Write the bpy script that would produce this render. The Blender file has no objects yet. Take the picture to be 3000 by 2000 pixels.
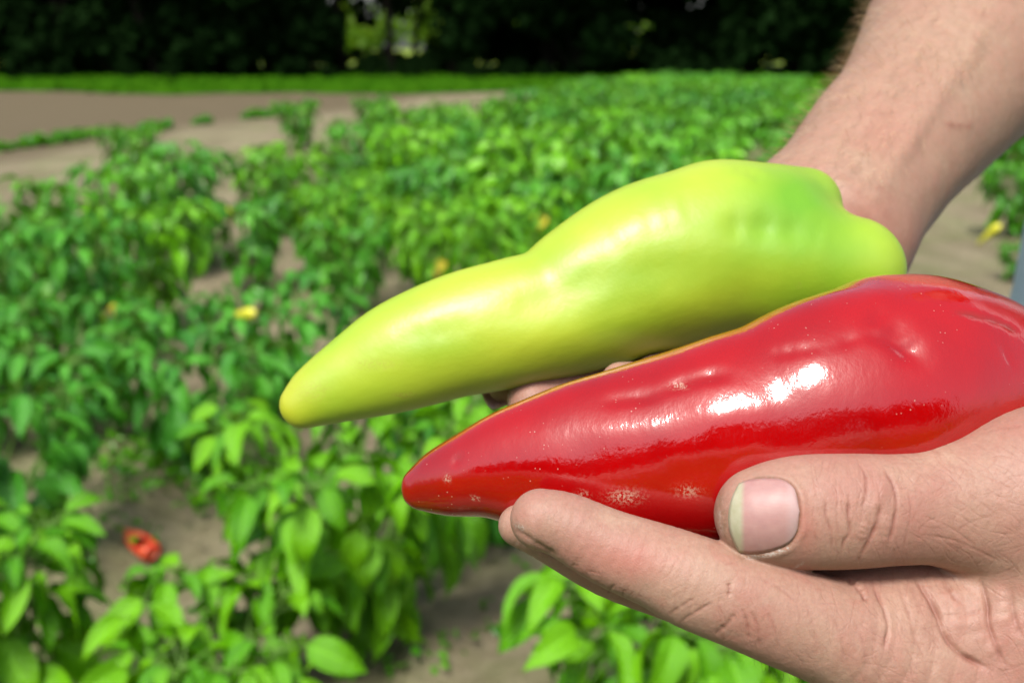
import bpy, math, random
import numpy as np
from mathutils import Matrix, Vector

C = bpy.context.scene
COL = C.collection
R = math.radians
rng = np.random.default_rng(7)
random.seed(7)

# ------------------------------------------------------------------ camera
CAM_H, PITCH, LENS = 1.25, R(16.5), 35.0
FPX, CX, CY = LENS / 36 * 2352, 1176.0, 784.0          # focal length in the units of a 2352 wide frame
cd = bpy.data.cameras.new('camera')
cam = bpy.data.objects.new('camera', cd)
COL.objects.link(cam)
cam.location = (0, 0, CAM_H)
cam.rotation_euler = (R(90) - PITCH, 0, 0)
cd.lens, cd.sensor_width = LENS, 36
cd.clip_start, cd.clip_end = 0.02, 2000
cd.dof.use_dof = True
cd.dof.focus_distance = 0.232
cd.dof.aperture_fstop = 13.2
cd.dof.aperture_blades = 7
C.camera = cam

# ------------------------------------------------------------------ sky, sun, exposure
SUN_EL, SUN_AZ = R(56), R(200)      # azimuth clockwise from +Y (north)
w = bpy.data.worlds.new('World')
C.world = w
w.use_nodes = True
nt = w.node_tree
bg = nt.nodes['Background']
sky = nt.nodes.new('ShaderNodeTexSky')
sky.sky_type = 'NISHITA'
sky.sun_disc = False
sky.sun_elevation = SUN_EL
sky.sun_rotation = SUN_AZ
sky.air_density, sky.dust_density, sky.ozone_density = 1.0, 3.0, 1.0
hsv = nt.nodes.new('ShaderNodeHueSaturation')
hsv.inputs['Saturation'].default_value = 0.7
nt.links.new(sky.outputs[0], hsv.inputs['Color'])
nt.links.new(hsv.outputs[0], bg.inputs['Color'])
bg.inputs['Strength'].default_value = 0.11
sd = bpy.data.lights.new('sun', 'SUN')
sun = bpy.data.objects.new('sun', sd)
COL.objects.link(sun)
sd.energy, sd.angle, sd.color = 2.7, R(13), (1.0, 0.96, 0.9)
sv = Vector((math.sin(SUN_AZ) * math.cos(SUN_EL), math.cos(SUN_AZ) * math.cos(SUN_EL), math.sin(SUN_EL)))
sun.rotation_euler = sv.to_track_quat('Z', 'Y').to_euler()
C.view_settings.view_transform = 'Standard'
C.view_settings.look = 'None'
C.view_settings.exposure = 0.74
C.view_settings.gamma = 1.0
C.view_settings.use_curve_mapping = False
C.render.engine = 'CYCLES'
C.cycles.use_denoising = True
C.cycles.max_bounces = 6
C.cycles.transparent_max_bounces = 4
C.cycles.sample_clamp_indirect = 6

# ------------------------------------------------------------------ helpers
cp, sp = math.cos(PITCH), math.sin(PITCH)
RIGHT, UP, FWD = np.array([1., 0, 0]), np.array([0, sp, cp]), np.array([0, cp, -sp])
CAMP = np.array([0, 0, CAM_H])


def cam2w(P):
    P = np.asarray(P, float)
    return CAMP + P[..., 0:1] * RIGHT + P[..., 1:2] * UP + P[..., 2:3] * FWD


def w2cam(P):
    Q = np.asarray(P, float) - CAMP
    return np.stack([Q @ RIGHT, Q @ UP, Q @ FWD], -1)


def vp(x, y, d):
    """frame position + depth -> camera space metres"""
    return np.array([(x - CX) * d / FPX, -(y - CY) * d / FPX, d])


def ground_at(x, y, z=0.0):
    r = cam2w(vp(x, y, 1.0)) - CAMP
    t = (z - CAM_H) / r[2]
    return CAMP + r * t


def mesh_from(name, V, faces_list, smooth=True, uv=None):
    """V (N,3); faces_list: arrays (M,3) or (M,4)"""
    me = bpy.data.meshes.new(name)
    V = np.ascontiguousarray(V, np.float32)
    me.vertices.add(len(V))
    me.vertices.foreach_set('co', V.ravel())
    loops, starts, s = [], [], 0
    for F in faces_list:
        F = np.asarray(F, np.int32)
        if len(F) == 0:
            continue
        k = F.shape[1]
        loops.append(F.ravel())
        starts.append(s + np.arange(len(F)) * k)
        s += F.size
    L = np.concatenate(loops).astype(np.int32)
    S = np.concatenate(starts).astype(np.int32)
    me.loops.add(len(L))
    me.loops.foreach_set('vertex_index', L)
    me.polygons.add(len(S))
    me.polygons.foreach_set('loop_start', S)
    if uv is not None:
        ul = me.uv_layers.new(name='UVMap')
        ul.data.foreach_set('uv', np.ascontiguousarray(uv[L], np.float32).ravel())
    me.update(calc_edges=True)
    me.validate()
    if smooth:
        me.polygons.foreach_set('use_smooth', np.ones(len(me.polygons), bool))
    return me


def attr(me, name, vals):
    a = me.attributes.new(name, 'FLOAT', 'POINT')
    a.data.foreach_set('value', np.ascontiguousarray(vals, np.float32))


def link(name, data, parent=None, mat=None):
    o = bpy.data.objects.new(name, data)
    COL.objects.link(o)
    if parent is not None:
        o.parent = parent
    if mat is not None and data is not None:
        if not data.materials:
            data.materials.append(mat)
    return o


def tag(o, label=None, cat=None, group=None, kind=None):
    if label: o['label'] = label
    if cat: o['category'] = cat
    if group: o['group'] = group
    if kind: o['kind'] = kind
    return o


# ------------------------------------------------------------------ materials
class NT:
    def __init__(s, name):
        s.m = bpy.data.materials.new(name)
        s.m.use_nodes = True
        s.t = s.m.node_tree
        s.b = s.t.nodes['Principled BSDF']
        s.out = s.t.nodes['Material Output']

    def n(s, typ, **kw):
        nd = s.t.nodes.new(typ)
        for k, v in kw.items():
            setattr(nd, k, v)
        return nd

    def l(s, a, b):
        s.t.links.new(a, b)

    def noise(s, scale, detail=3, rough=0.55, vec=None, dist=0.0):
        nd = s.n('ShaderNodeTexNoise')
        nd.inputs['Scale'].default_value = scale
        nd.inputs['Detail'].default_value = detail
        nd.inputs['Roughness'].default_value = rough
        nd.inputs['Distortion'].default_value = dist
        if vec is None:
            vec = s.obj()
        s.l(vec, nd.inputs['Vector'])
        return nd.outputs['Fac']

    def obj(s):
        if not hasattr(s, '_tc'):
            s._tc = s.n('ShaderNodeTexCoord')
        return s._tc.outputs['Object']

    def at(s, name):
        nd = s.n('ShaderNodeAttribute', attribute_name=name)
        return nd.outputs['Fac']

    def ramp(s, fac, stops):
        nd = s.n('ShaderNodeValToRGB')
        e = nd.color_ramp.elements
        while len(e) < len(stops):
            e.new(0.5)
        for i, (p, c) in enumerate(stops):
            e[i].position = p
            e[i].color = (c, c, c, 1) if isinstance(c, (int, float)) else tuple(c) + (1,)
        s.l(fac, nd.inputs[0])
        return nd.outputs[0]

    def mix(s, fac, a, b, mode='MIX'):
        nd = s.n('ShaderNodeMix', data_type='RGBA', blend_type=mode)
        for v, i in ((fac, 0), (a, 6), (b, 7)):
            if hasattr(v, 'is_linked') or hasattr(v, 'links'):
                s.l(v, nd.inputs[i])
            elif isinstance(v, (int, float)):
                nd.inputs[i].default_value = v
            else:
                nd.inputs[i].default_value = tuple(v) + (1,)
        return nd.outputs[2]

    def math(s, op, a, b=0.0):
        nd = s.n('ShaderNodeMath', operation=op)
        for i, v in enumerate((a, b)):
            if isinstance(v, (int, float)):
                nd.inputs[i].default_value = v
            else:
                s.l(v, nd.inputs[i])
        return nd.outputs[0]

    def bump(s, h, dist, strength=1.0, prev=None):
        nd = s.n('ShaderNodeBump')
        nd.inputs['Strength'].default_value = strength
        nd.inputs['Distance'].default_value = dist
        s.l(h, nd.inputs['Height'])
        if prev is not None:
            s.l(prev, nd.inputs['Normal'])
        return nd.outputs[0]

    def set(s, **kw):
        for k, v in kw.items():
            k = k.replace('_', ' ')
            if hasattr(v, 'is_linked') or hasattr(v, 'links'):
                s.l(v, s.b.inputs[k])
            elif isinstance(v, tuple) and len(v) == 3 and 'Radius' not in k:
                s.b.inputs[k].default_value = v + (1,)
            else:
                s.b.inputs[k].default_value = v
        return s.m


def plain(name, col, rough=0.7, var=0.15, scale=20.0, spec=0.3):
    t = NT(name)
    f = t.noise(scale, 4)
    c = t.mix(t.ramp(f, [(0.3, 0.0), (0.7, 1.0)]), tuple(x * (1 - var) for x in col), tuple(x * (1 + var) for x in col))
    t.set(Base_Color=c, Roughness=rough)
    t.b.inputs['Specular IOR Level'].default_value = spec
    return t.m


def skin_material():
    t = NT('skin')
    big = t.ramp(t.noise(38, 4, 0.6), [(0.35, 0.0), (0.65, 1.0)])
    c = t.mix(big, (0.390, 0.238, 0.172), (0.380, 0.188, 0.145))
    blot = t.ramp(t.noise(120, 3, 0.6, dist=0.6), [(0.5, 0.0), (0.75, 1.0)])
    c = t.mix(t.math('MULTIPLY', blot, 0.7), c, (0.37, 0.148, 0.112))
    pale = t.ramp(t.noise(75, 2, 0.5), [(0.56, 0.0), (0.74, 1.0)])
    c = t.mix(t.math('MULTIPLY', pale, 0.5), c, (0.45, 0.315, 0.225))
    fine = t.ramp(t.noise(1100, 2, 0.6), [(0.35, 0.0), (0.65, 1.0)])
    c = t.mix(t.math('MULTIPLY', fine, 0.34), c, (0.27, 0.14, 0.10))
    mott = t.ramp(t.noise(330, 4, 0.7), [(0.40, 0.0), (0.62, 1.0)])
    c = t.mix(t.math('MULTIPLY', mott, t.math('ADD', 0.16, t.math('MULTIPLY', t.at('arm'), 0.30))), c, (0.26, 0.15, 0.10))
    fr = t.ramp(t.noise(210, 2, 0.5), [(0.68, 0.0), (0.76, 1.0)])
    c = t.mix(t.math('MULTIPLY', t.math('MULTIPLY', fr, t.at('arm')), 0.55), c, (0.22, 0.12, 0.065))
    c = t.mix(t.math('MULTIPLY', t.at('arm'), 0.30), c, (0.39, 0.275, 0.185))
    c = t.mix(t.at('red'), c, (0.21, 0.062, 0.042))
    c = t.mix(t.at('flush'), c, (0.41, 0.145, 0.112))
    dn = t.ramp(t.noise(900, 4, 0.75), [(0.38, 0.25), (0.58, 1.0)])
    c = t.mix(t.math('MULTIPLY', t.at('dirt'), dn), c, (0.16, 0.095, 0.045))
    c = t.mix(t.math('MULTIPLY', t.at('flake'), t.ramp(t.noise(1400, 3, 0.7), [(0.42, 0.0), (0.6, 1.0)])), c, (0.52, 0.47, 0.42))
    # relief: pores, skin lattice, friction ridges
    v = t.n('ShaderNodeTexVoronoi', feature='DISTANCE_TO_EDGE')
    v.inputs['Scale'].default_value = 1500
    t.l(t.obj(), v.inputs['Vector'])
    h1 = t.ramp(v.outputs['Distance'], [(0.0, 0.0), (0.25, 1.0)])
    b = t.bump(h1, 0.00007, 0.35)
    b = t.bump(t.noise(420, 4, 0.6), 0.0005, 0.28, b)
    b = t.bump(t.noise(120, 3, 0.6), 0.0012, 0.35, b)
    t.set(Base_Color=c, Roughness=0.52, Normal=b)
    t.b.inputs['Specular IOR Level'].default_value = 0.38
    t.b.inputs['Subsurface Weight'].default_value = 0.22
    t.b.inputs['Subsurface Radius'].default_value = (1.0, 0.35, 0.18)
    t.b.inputs['Subsurface Scale'].default_value = 0.0022
    return t.m


def pepper_material(name, kind):
    t = NT(name)
    if kind == 'red':
        n1 = t.ramp(t.noise(28, 3), [(0.35, 0.0), (0.7, 1.0)])
        c = t.mix(n1, (0.37, 0.0006, 0.001), (0.25, 0.0006, 0.0015))
        rough = 0.12
    else:
        mr = t.n('ShaderNodeMapping')
        mr.inputs['Rotation'].default_value = (0.6, 0.5, 0.7)
        t.l(t.obj(), mr.inputs['Vector'])
        n1 = t.ramp(t.noise(24, 3, 0.5, vec=mr.outputs[0], dist=0.3), [(0.40, 0.0), (0.72, 1.0)])
        g = t.math('ADD', t.math('MULTIPLY', n1, 0.45), t.at('green'))
        cl = t.n('ShaderNodeClamp')
        t.l(g, cl.inputs[0])
        c = t.mix(cl.outputs[0], (0.415, 0.525, 0.026), (0.145, 0.38, 0.005))
        c = t.mix(t.at('tip'), c, (0.50, 0.46, 0.018))
        rough = 0.48
    # dust specks and scuffs
    sc = t.at('scar')
    v = t.n('ShaderNodeTexVoronoi')
    v.inputs['Scale'].default_value = 950 if kind == 'red' else 500
    t.l(t.obj(), v.inputs['Vector'])
    keep = t.ramp(t.noise(42, 3), [(0.50, 0.0), (0.62, 1.0)])
    sep = t.n('ShaderNodeSeparateColor')
    t.l(v.outputs['Color'], sep.inputs[0])
    sel = t.ramp(sep.outputs[0], [(0.84, 0.0), (0.86, 1.0)])
    dot = t.ramp(v.outputs['Distance'], [(0.10, 1.0), (0.20, 0.0)])
    speck = t.math('MULTIPLY', t.math('MULTIPLY', dot, sel), keep)
    fl = t.ramp(t.noise(1500, 2, 0.7), [(0.45, 0.0), (0.6, 1.0)])
    scuff = t.math('MULTIPLY', sc, fl)
    if kind == 'red':
        c = t.mix(t.math('MULTIPLY', speck, 0.6), c, (0.50, 0.32, 0.24))
        c = t.mix(scuff, c, (0.50, 0.36, 0.25))
        c = t.mix(t.at('brown'), c, (0.20, 0.02, 0.008))
    else:
        c = t.mix(t.math('MULTIPLY', speck, 0.12), c, (0.30, 0.25, 0.02))
        c = t.mix(scuff, c, (0.38, 0.28, 0.05))
    mp = t.n('ShaderNodeMapping')
    mp.inputs['Scale'].default_value = (1.25, 0.8, 0.8) if kind == 'red' else (1.0, 1.0, 1.0)
    mp.inputs['Rotation'].default_value = (0.15, 0.38, 0.25) if kind == 'red' else (0.5, 0.7, 0.9)
    t.l(t.obj(), mp.inputs['Vector'])
    b = t.bump(t.noise(230 if kind == 'red' else 130, 4 if kind == 'red' else 5, 0.6, vec=mp.outputs[0]), 0.0008 if kind == 'red' else 0.0009, 0.16 if kind == 'red' else 0.24)
    b = t.bump(t.noise(1300, 2, 0.5), 0.00003, 0.5, b)
    r = t.math('ADD', rough, t.math('MULTIPLY', t.math('MAXIMUM', speck, scuff), 0.5))
    t.set(Base_Color=c, Roughness=r, Normal=b)
    t.b.inputs['IOR'].default_value = 1.62 if kind == 'red' else 1.55
    t.b.inputs['Coat Weight'].default_value = 0.55 if kind == 'red' else 0.5
    t.b.inputs['Coat Roughness'].default_value = 0.07 if kind == 'red' else 0.38
    t.l(b, t.b.inputs['Coat Normal'])
    t.b.inputs['Subsurface Weight'].default_value = 0.15
    t.b.inputs['Subsurface Radius'].default_value = (1.0, 0.3, 0.1) if kind == 'red' else (0.8, 1.0, 0.1)
    t.b.inputs['Subsurface Scale'].default_value = 0.003
    return t.m


def leaf_material(name, dark, light, use_attr, trans=0.3, rough=0.42, glow=0.55, spec=0.45):
    t = NT(name)
    if use_attr:
        f = t.at('tint')
    else:
        oi = t.n('ShaderNodeObjectInfo')
        f = oi.outputs['Random']
    n1 = t.ramp(t.noise(45, 3, 0.6), [(0.3, 0.0), (0.7, 1.0)])
    ff = t.math('ADD', t.math('MULTIPLY', f, 0.75), t.math('MULTIPLY', n1, 0.25))
    c = t.mix(ff, dark, light)
    if name == 'crop_leaf':      # some plants are bluer than others
        oi2 = t.n('ShaderNodeObjectInfo')
        blue = t.ramp(oi2.outputs['Random'], [(0.45, 0.0), (0.8, 1.0)])
        c = t.mix(t.math('MULTIPLY', blue, 0.75), c, t.mix(ff, (0.012, 0.135, 0.014), (0.085, 0.38, 0.024)))
    # veins from the leaf's own coordinates
    uvn = t.n('ShaderNodeTexCoord')
    sx = t.n('ShaderNodeSeparateXYZ')
    t.l(uvn.outputs['UV'], sx.inputs[0])
    av = t.math('ABSOLUTE', t.math('SUBTRACT', sx.outputs[1], 0.5))
    mid = t.ramp(av, [(0.0, 1.0), (0.035, 0.0)])
    ph = t.math('SUBTRACT', sx.outputs[0], t.math('MULTIPLY', av, 0.42))
    s = t.math('ABSOLUTE', t.math('SINE', t.math('MULTIPLY', ph, 25.0)))
    vein = t.ramp(s, [(0.0, 1.0), (0.22, 0.0)])
    vv = t.math('MAXIMUM', mid, t.math('MULTIPLY', vein, 0.55))
    c = t.mix(t.math('MULTIPLY', vv, 0.45), c, tuple(min(1, x * 1.9 + 0.02) for x in light))
    b = t.bump(t.math('ADD', s, t.math('MULTIPLY', n1, 0.6)), 0.0022, 0.6)
    t.set(Base_Color=c, Roughness=rough, Normal=b)
    t.b.inputs['Specular IOR Level'].default_value = spec
    tr = t.n('ShaderNodeBsdfTranslucent')
    t.l(t.mix(glow, c, (0.28, 0.52, 0.001)), tr.inputs[0])
    ms = t.n('ShaderNodeMixShader')
    ms.inputs[0].default_value = trans
    t.l(t.b.outputs[0], ms.inputs[1])
    t.l(tr.outputs[0], ms.inputs[2])
    t.l(ms.outputs[0], t.out.inputs[0])
    return t.m


def soil_material():
    t = NT('dry_soil')
    n1 = t.ramp(t.noise(1.3, 5, 0.6), [(0.35, 0.0), (0.65, 1.0)])
    c = t.mix(n1, (0.265, 0.222, 0.145), (0.375, 0.32, 0.215))
    n2 = t.ramp(t.noise(24, 6, 0.7), [(0.35, 0.0), (0.62, 1.0)])
    c = t.mix(t.math('MULTIPLY', n2, 0.55), (0.20, 0.135, 0.08), c) if False else t.mix(t.math('SUBTRACT', 0.6, t.math('MULTIPLY', n2, 0.6)), c, (0.15, 0.118, 0.068))
    wd = t.ramp(t.noise(1.1, 6, 0.7), [(0.44, 0.0), (0.66, 1.0)])
    c = t.mix(t.math('MULTIPLY', wd, 0.55), c, (0.13, 0.19, 0.045))
    c = t.mix(t.math('MULTIPLY', t.at('tilled'), 0.95), c, (0.128, 0.100, 0.060))
    mpf = t.n('ShaderNodeMapping')
    mpf.inputs['Rotation'].default_value = (0, 0, 0.25)
    mpf.inputs['Scale'].default_value = (1.0, 0.12, 1.0)
    t.l(t.obj(), mpf.inputs['Vector'])
    fur = t.ramp(t.noise(3.2, 5, 0.65, vec=mpf.outputs[0]), [(0.42, 1.0), (0.62, 0.0)])
    c = t.mix(t.math('MULTIPLY', fur, 0.45), c, (0.13, 0.105, 0.06))
    b = t.bump(t.noise(60, 6, 0.7), 0.012, 0.8)
    b = t.bump(t.noise(400, 3, 0.7), 0.002, 0.6, b)
    t.set(Base_Color=c, Roughness=0.92, Normal=b)
    t.b.inputs['Specular IOR Level'].default_value = 0.15
    return t.m


M_SKIN = skin_material()
M_RED = pepper_material('red_pepper_skin', 'red')
M_GREEN = pepper_material('green_pepper_skin', 'green')
M_SOIL = soil_material()
M_LEAF_B = leaf_material('bright_leaf', (0.040, 0.23, 0.001), (0.19, 0.50, 0.002), False, 0.17, 0.33)
M_LEAF_D = leaf_material('deep_leaf', (0.015, 0.15, 0.010), (0.090, 0.39, 0.018), False, 0.15, 0.32)
M_LEAF_J = leaf_material('crop_leaf', (0.014, 0.145, 0.003), (0.17, 0.48, 0.002), True, 0.17, 0.34)
M_LEAF_Y = leaf_material('yellow_leaf', (0.45, 0.36, 0.02), (0.62, 0.52, 0.03), False, 0.3)
M_STEM = plain('plant_stem', (0.12, 0.24, 0.04), 0.5)
M_BARK = plain('bark', (0.012, 0.010, 0.008), 0.95, 0.4, 6, 0.03)
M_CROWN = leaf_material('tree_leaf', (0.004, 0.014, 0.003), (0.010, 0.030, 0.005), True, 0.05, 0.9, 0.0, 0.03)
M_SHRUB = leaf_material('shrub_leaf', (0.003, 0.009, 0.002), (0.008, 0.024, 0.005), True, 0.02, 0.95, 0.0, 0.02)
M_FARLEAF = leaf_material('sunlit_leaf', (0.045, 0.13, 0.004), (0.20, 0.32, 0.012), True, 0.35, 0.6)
M_NAILMAT = None

# ------------------------------------------------------------------ implicit surfaces (camera space, metres)


def catmull(pts, sub=5):
    P = np.array(pts, float)
    Q = np.vstack([2 * P[0] - P[1], P, 2 * P[-1] - P[-2]])
    out = []
    for i in range(1, len(Q) - 2):
        p0, p1, p2, p3 = Q[i - 1], Q[i], Q[i + 1], Q[i + 2]
        for t in np.linspace(0, 1, sub, endpoint=False):
            out.append(0.5 * ((2 * p1) + (-p0 + p2) * t + (2 * p0 - 5 * p1 + 4 * p2 - p3) * t * t + (-p0 + 3 * p1 - 3 * p2 + p3) * t ** 3))
    out.append(P[-1])
    return np.array(out)


class Chain:
    """a tapering tube along a spline; flat < 1 thins it along axis ax"""

    def __init__(s, nodes, flat=1.0, ax=(0, 0, 1), sub=4, world=False):
        if world:
            q = np.array([list(w2cam(np.array(n[:3]))) + [n[3]] for n in nodes])
        else:
            q = np.array([list(vp(n[0], n[1], n[2])) + [n[3] * n[2] / FPX] for n in nodes])
        s.q = catmull(q, sub)
        s.flat = flat
        s.ax = np.array(ax, float) / np.linalg.norm(ax)

        s.bc = (s.q[:, :3].min(0) + s.q[:, :3].max(0)) / 2
        s.br = (np.linalg.norm(s.q[:, :3] - s.bc, axis=1) + s.q[:, 3]).max()

    def __call__(s, P):
        v = P - s.bc.astype(P.dtype)
        lb = np.sqrt((v * v).sum(1)) - P.dtype.type(s.br)
        m = lb < 0.022
        if m.all():
            return s.exact(P)
        if m.any():
            lb[m] = s.exact(P[m])
        return lb

    def exact(s, P):
        best = None
        for a, b in zip(s.q[:-1], s.q[1:]):
            ba = b[:3] - a[:3]
            L = ba @ ba + 1e-12
            pa = P - a[:3].astype(P.dtype)
            t = np.clip(pa @ (ba / L).astype(P.dtype), 0, 1)
            v = pa - t[:, None] * ba.astype(P.dtype)
            if s.flat != 1.0:
                c = v @ s.ax.astype(P.dtype)
                v = v + ((1 / s.flat - 1) * c)[:, None] * s.ax.astype(P.dtype)
            d = np.sqrt((v * v).sum(1)) - (a[3] + t * (b[3] - a[3]))
            best = d if best is None else np.minimum(best, d)
        return best.astype(P.dtype)


class Ball:
    def __init__(s, x, y, d, r, rz=None, world=None):
        s.c = vp(x, y, d) if world is None else w2cam(np.array(world))
        s.r = r * d / FPX if world is None else r
        s.k = 1.0 if rz is None else rz

    def __call__(s, P):
        v = P - s.c.astype(P.dtype)
        v = v * np.array([1, 1, 1 / s.k], P.dtype)
        return np.sqrt((v * v).sum(1)) - s.r


def smin(a, b, k):
    h = np.clip(0.5 + 0.5 * (b - a) / k, 0, 1)
    return b + (a - b) * h - k * h * (1 - h)


def grad(f, P, e=2e-4):
    g = np.zeros_like(P)
    for k in ((1, -1, -1), (-1, -1, 1), (-1, 1, -1), (1, 1, 1)):
        k = np.array(k, P.dtype)
        g += k * f(P + k * e)[:, None]
    return g / (4 * e)


def surface(f, lo, hi, h, lip=1.6):
    lo, hi = np.array(lo, float), np.array(hi, float)
    B = 4
    nb = np.ceil((hi - lo) / (h * B)).astype(int) + 1
    n = nb * B
    bi = np.stack(np.meshgrid(*[np.arange(k) for k in nb], indexing='ij'), -1).reshape(-1, 3)
    ctr = (lo + (bi * B + (B - 1) / 2) * h).astype(np.float32)
    dc = f(ctr)
    g = np.repeat(np.repeat(np.repeat(dc.reshape(nb), B, 0), B, 1), B, 2).astype(np.float32)
    act = bi[np.abs(dc) < h * (2.6 + 1.8) * lip]
    off = np.stack(np.meshgrid(*[np.arange(B)] * 3, indexing='ij'), -1).reshape(-1, 3)
    idx = (act[:, None, :] * B + off[None]).reshape(-1, 3)
    P = (lo + idx * h).astype(np.float32)
    vals = np.concatenate([f(P[i:i + 200000]) for i in range(0, len(P), 200000)])
    g[idx[:, 0], idx[:, 1], idx[:, 2]] = vals
    s = g < 0
    co = [(i, j, k) for i in (0, 1) for j in (0, 1) for k in (0, 1)]
    cnt = sum(s[i:n[0] - 1 + i, j:n[1] - 1 + j, k:n[2] - 1 + k].astype(np.int8) for i, j, k in co)
    cells = np.argwhere((cnt > 0) & (cnt < 8))
    cv = np.stack([g[cells[:, 0] + i, cells[:, 1] + j, cells[:, 2] + k] for i, j, k in co], 1)
    acc = np.zeros((len(cells), 3))
    num = np.zeros(len(cells))
    for a in range(8):
        for b in range(a + 1, 8):
            ca, cb = np.array(co[a]), np.array(co[b])
            if np.abs(ca - cb).sum() != 1:
                continue
            m = (cv[:, a] < 0) != (cv[:, b] < 0)
            t = cv[m, a] / (cv[m, a] - cv[m, b])
            acc[m] += ca + t[:, None] * (cb - ca)
            num[m] += 1
    V = lo + (cells + acc / num[:, None]) * h
    cid = -np.ones(n - 1, np.int64)
    cid[cells[:, 0], cells[:, 1], cells[:, 2]] = np.arange(len(cells))
    faces = []
    for ax in range(3):
        u, v_ = (ax + 1) % 3, (ax + 2) % 3
        sl0 = [slice(1, n[i] - 1) for i in range(3)]
        sl1 = list(sl0)
        sl0[ax] = slice(0, n[ax] - 1)
        sl1[ax] = slice(1, n[ax])
        a, b = s[tuple(sl0)], s[tuple(sl1)]
        e = np.argwhere(a != b)
        base = e.copy()
        for i in range(3):
            if i != ax:
                base[:, i] += 1
        inside = a[e[:, 0], e[:, 1], e[:, 2]]
        q = []
        for du, dv in ((0, 0), (-1, 0), (-1, -1), (0, -1)):
            c = base.copy()
            c[:, u] += du
            c[:, v_] += dv
            q.append(cid[c[:, 0], c[:, 1], c[:, 2]])
        q = np.stack(q, 1)
        q[~inside] = q[~inside][:, ::-1]
        q = q[(q >= 0).all(1)]
        faces.append(q)
    F = np.concatenate(faces)
    V = V.astype(np.float64)
    for _ in range(2):
        d = f(V)
        gg = grad(f, V)
        V = V - np.clip(d / np.maximum((gg * gg).sum(1), 0.2), -h, h)[:, None] * gg
    gg = grad(f, V)
    N = gg / np.maximum(np.linalg.norm(gg, axis=1), 1e-9)[:, None]
    return V, F, N


def relax(V, F, n):
    e = np.concatenate([F[:, [i, (i + 1) % 4]] for i in range(4)])
    cnt = np.bincount(e[:, 0], minlength=len(V)).astype(float)[:, None]
    for k in range(n):
        A = np.stack([np.bincount(e[:, 0], V[e[:, 1], c], minlength=len(V)) for c in range(3)], 1) / cnt
        V = V + (A - V) * (0.6 if k % 2 == 0 else -0.62)
    return V


def refine(V, F, N, pick):
    # split the picked quads in four; normals are interpolated
    m = pick(V, N)[F].all(1)
    Q = F[m]
    e = np.sort(np.stack([Q, np.roll(Q, -1, 1)], -1).reshape(-1, 2), 1)
    u, inv = np.unique(e[:, 0].astype(np.int64) * len(V) + e[:, 1], return_inverse=True)
    a, b = u // len(V), u % len(V)
    n0, n1 = len(V), len(V) + len(u)
    mid = n0 + inv.reshape(-1, 4)
    cen = n1 + np.arange(len(Q))
    # curved midpoints: half the sagitta of the two normals
    def curve(P, Pa, Na):
        return ((Pa - P[:, None]) * Na).sum(-1).mean(1)
    Pm = (V[a] + V[b]) / 2
    Nm = N[a] + N[b]
    Nm /= np.linalg.norm(Nm, axis=1)[:, None]
    Pm = Pm + Nm * (curve(Pm, np.stack([V[a], V[b]], 1), np.stack([N[a], N[b]], 1)) / 2)[:, None]
    Pc = V[Q].mean(1)
    Nc = N[Q].sum(1)
    Nc /= np.linalg.norm(Nc, axis=1)[:, None]
    Pc = Pc + Nc * (curve(Pc, V[Q], N[Q]) / 2)[:, None]
    f = [np.stack([Q[:, i], mid[:, i], cen, mid[:, i - 1]], 1) for i in range(4)]
    return np.concatenate([V, Pm, Pc]), np.concatenate([F[~m]] + f), np.concatenate([N, Nm, Nc])


def to_px(P):
    return np.stack([CX + FPX * P[:, 0] / P[:, 2], CY - FPX * P[:, 1] / P[:, 2]], 1)


def poly_dist(X, pts):
    best = np.full(len(X), 1e9)
    tt = np.zeros(len(X))
    pts = np.array(pts, float)
    seg = np.linalg.norm(np.diff(pts, axis=0), axis=1)
    cum = np.concatenate([[0], np.cumsum(seg)])
    for i in range(len(pts) - 1):
        a, b = pts[i], pts[i + 1]
        ba = b - a
        t = np.clip(((X - a) @ ba) / max(ba @ ba, 1e-9), 0, 1)
        d = np.linalg.norm(X - a - t[:, None] * ba, axis=1)
        m = d < best
        best[m] = d[m]
        tt[m] = (cum[i] + t[m] * seg[i]) / cum[-1]
    return best, tt


def sculpt(P, N, strokes, zmax=9.0, zmin=0.0):
    """push the surface along its normal near drawn lines: (points, width, depth mm, tone, taper)"""
    fac = np.clip(-(N * P).sum(1) / np.linalg.norm(P, axis=1) * 4, 0, 1)
    fac *= (P[:, 2] < zmax) & (P[:, 2] > zmin)
    X = to_px(P)
    D = np.zeros(len(P))
    T = np.zeros(len(P))
    for st in strokes:
        pts, wd, dep, tone = st[:4]
        taper = st[4] if len(st) > 4 else True
        pp = catmull(pts, 4) if len(pts) > 2 else np.array(pts, float)
        lo, hi = pp.min(0) - wd * 3, pp.max(0) + wd * 3
        m = np.where(((X > lo) & (X < hi)).all(1) & (fac > 0))[0]
        if len(m) == 0:
            continue
        d, t = poly_dist(X[m], pp)
        e = np.exp(-(d / wd) ** 2) * fac[m]
        if taper:
            e *= np.clip(np.sin(np.clip(t, 0.02, 0.98) * math.pi) * 1.8, 0, 1)
        if taper:
            e *= 0.72 + 0.28 * np.sin(t * 17 + pp[0, 0]) * np.sin(t * 7.3 + pp[0, 1])
        D[m] -= e * dep * 1e-3
        T[m] = np.maximum(T[m], e * tone)
    return P + N * D[:, None], T


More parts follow.
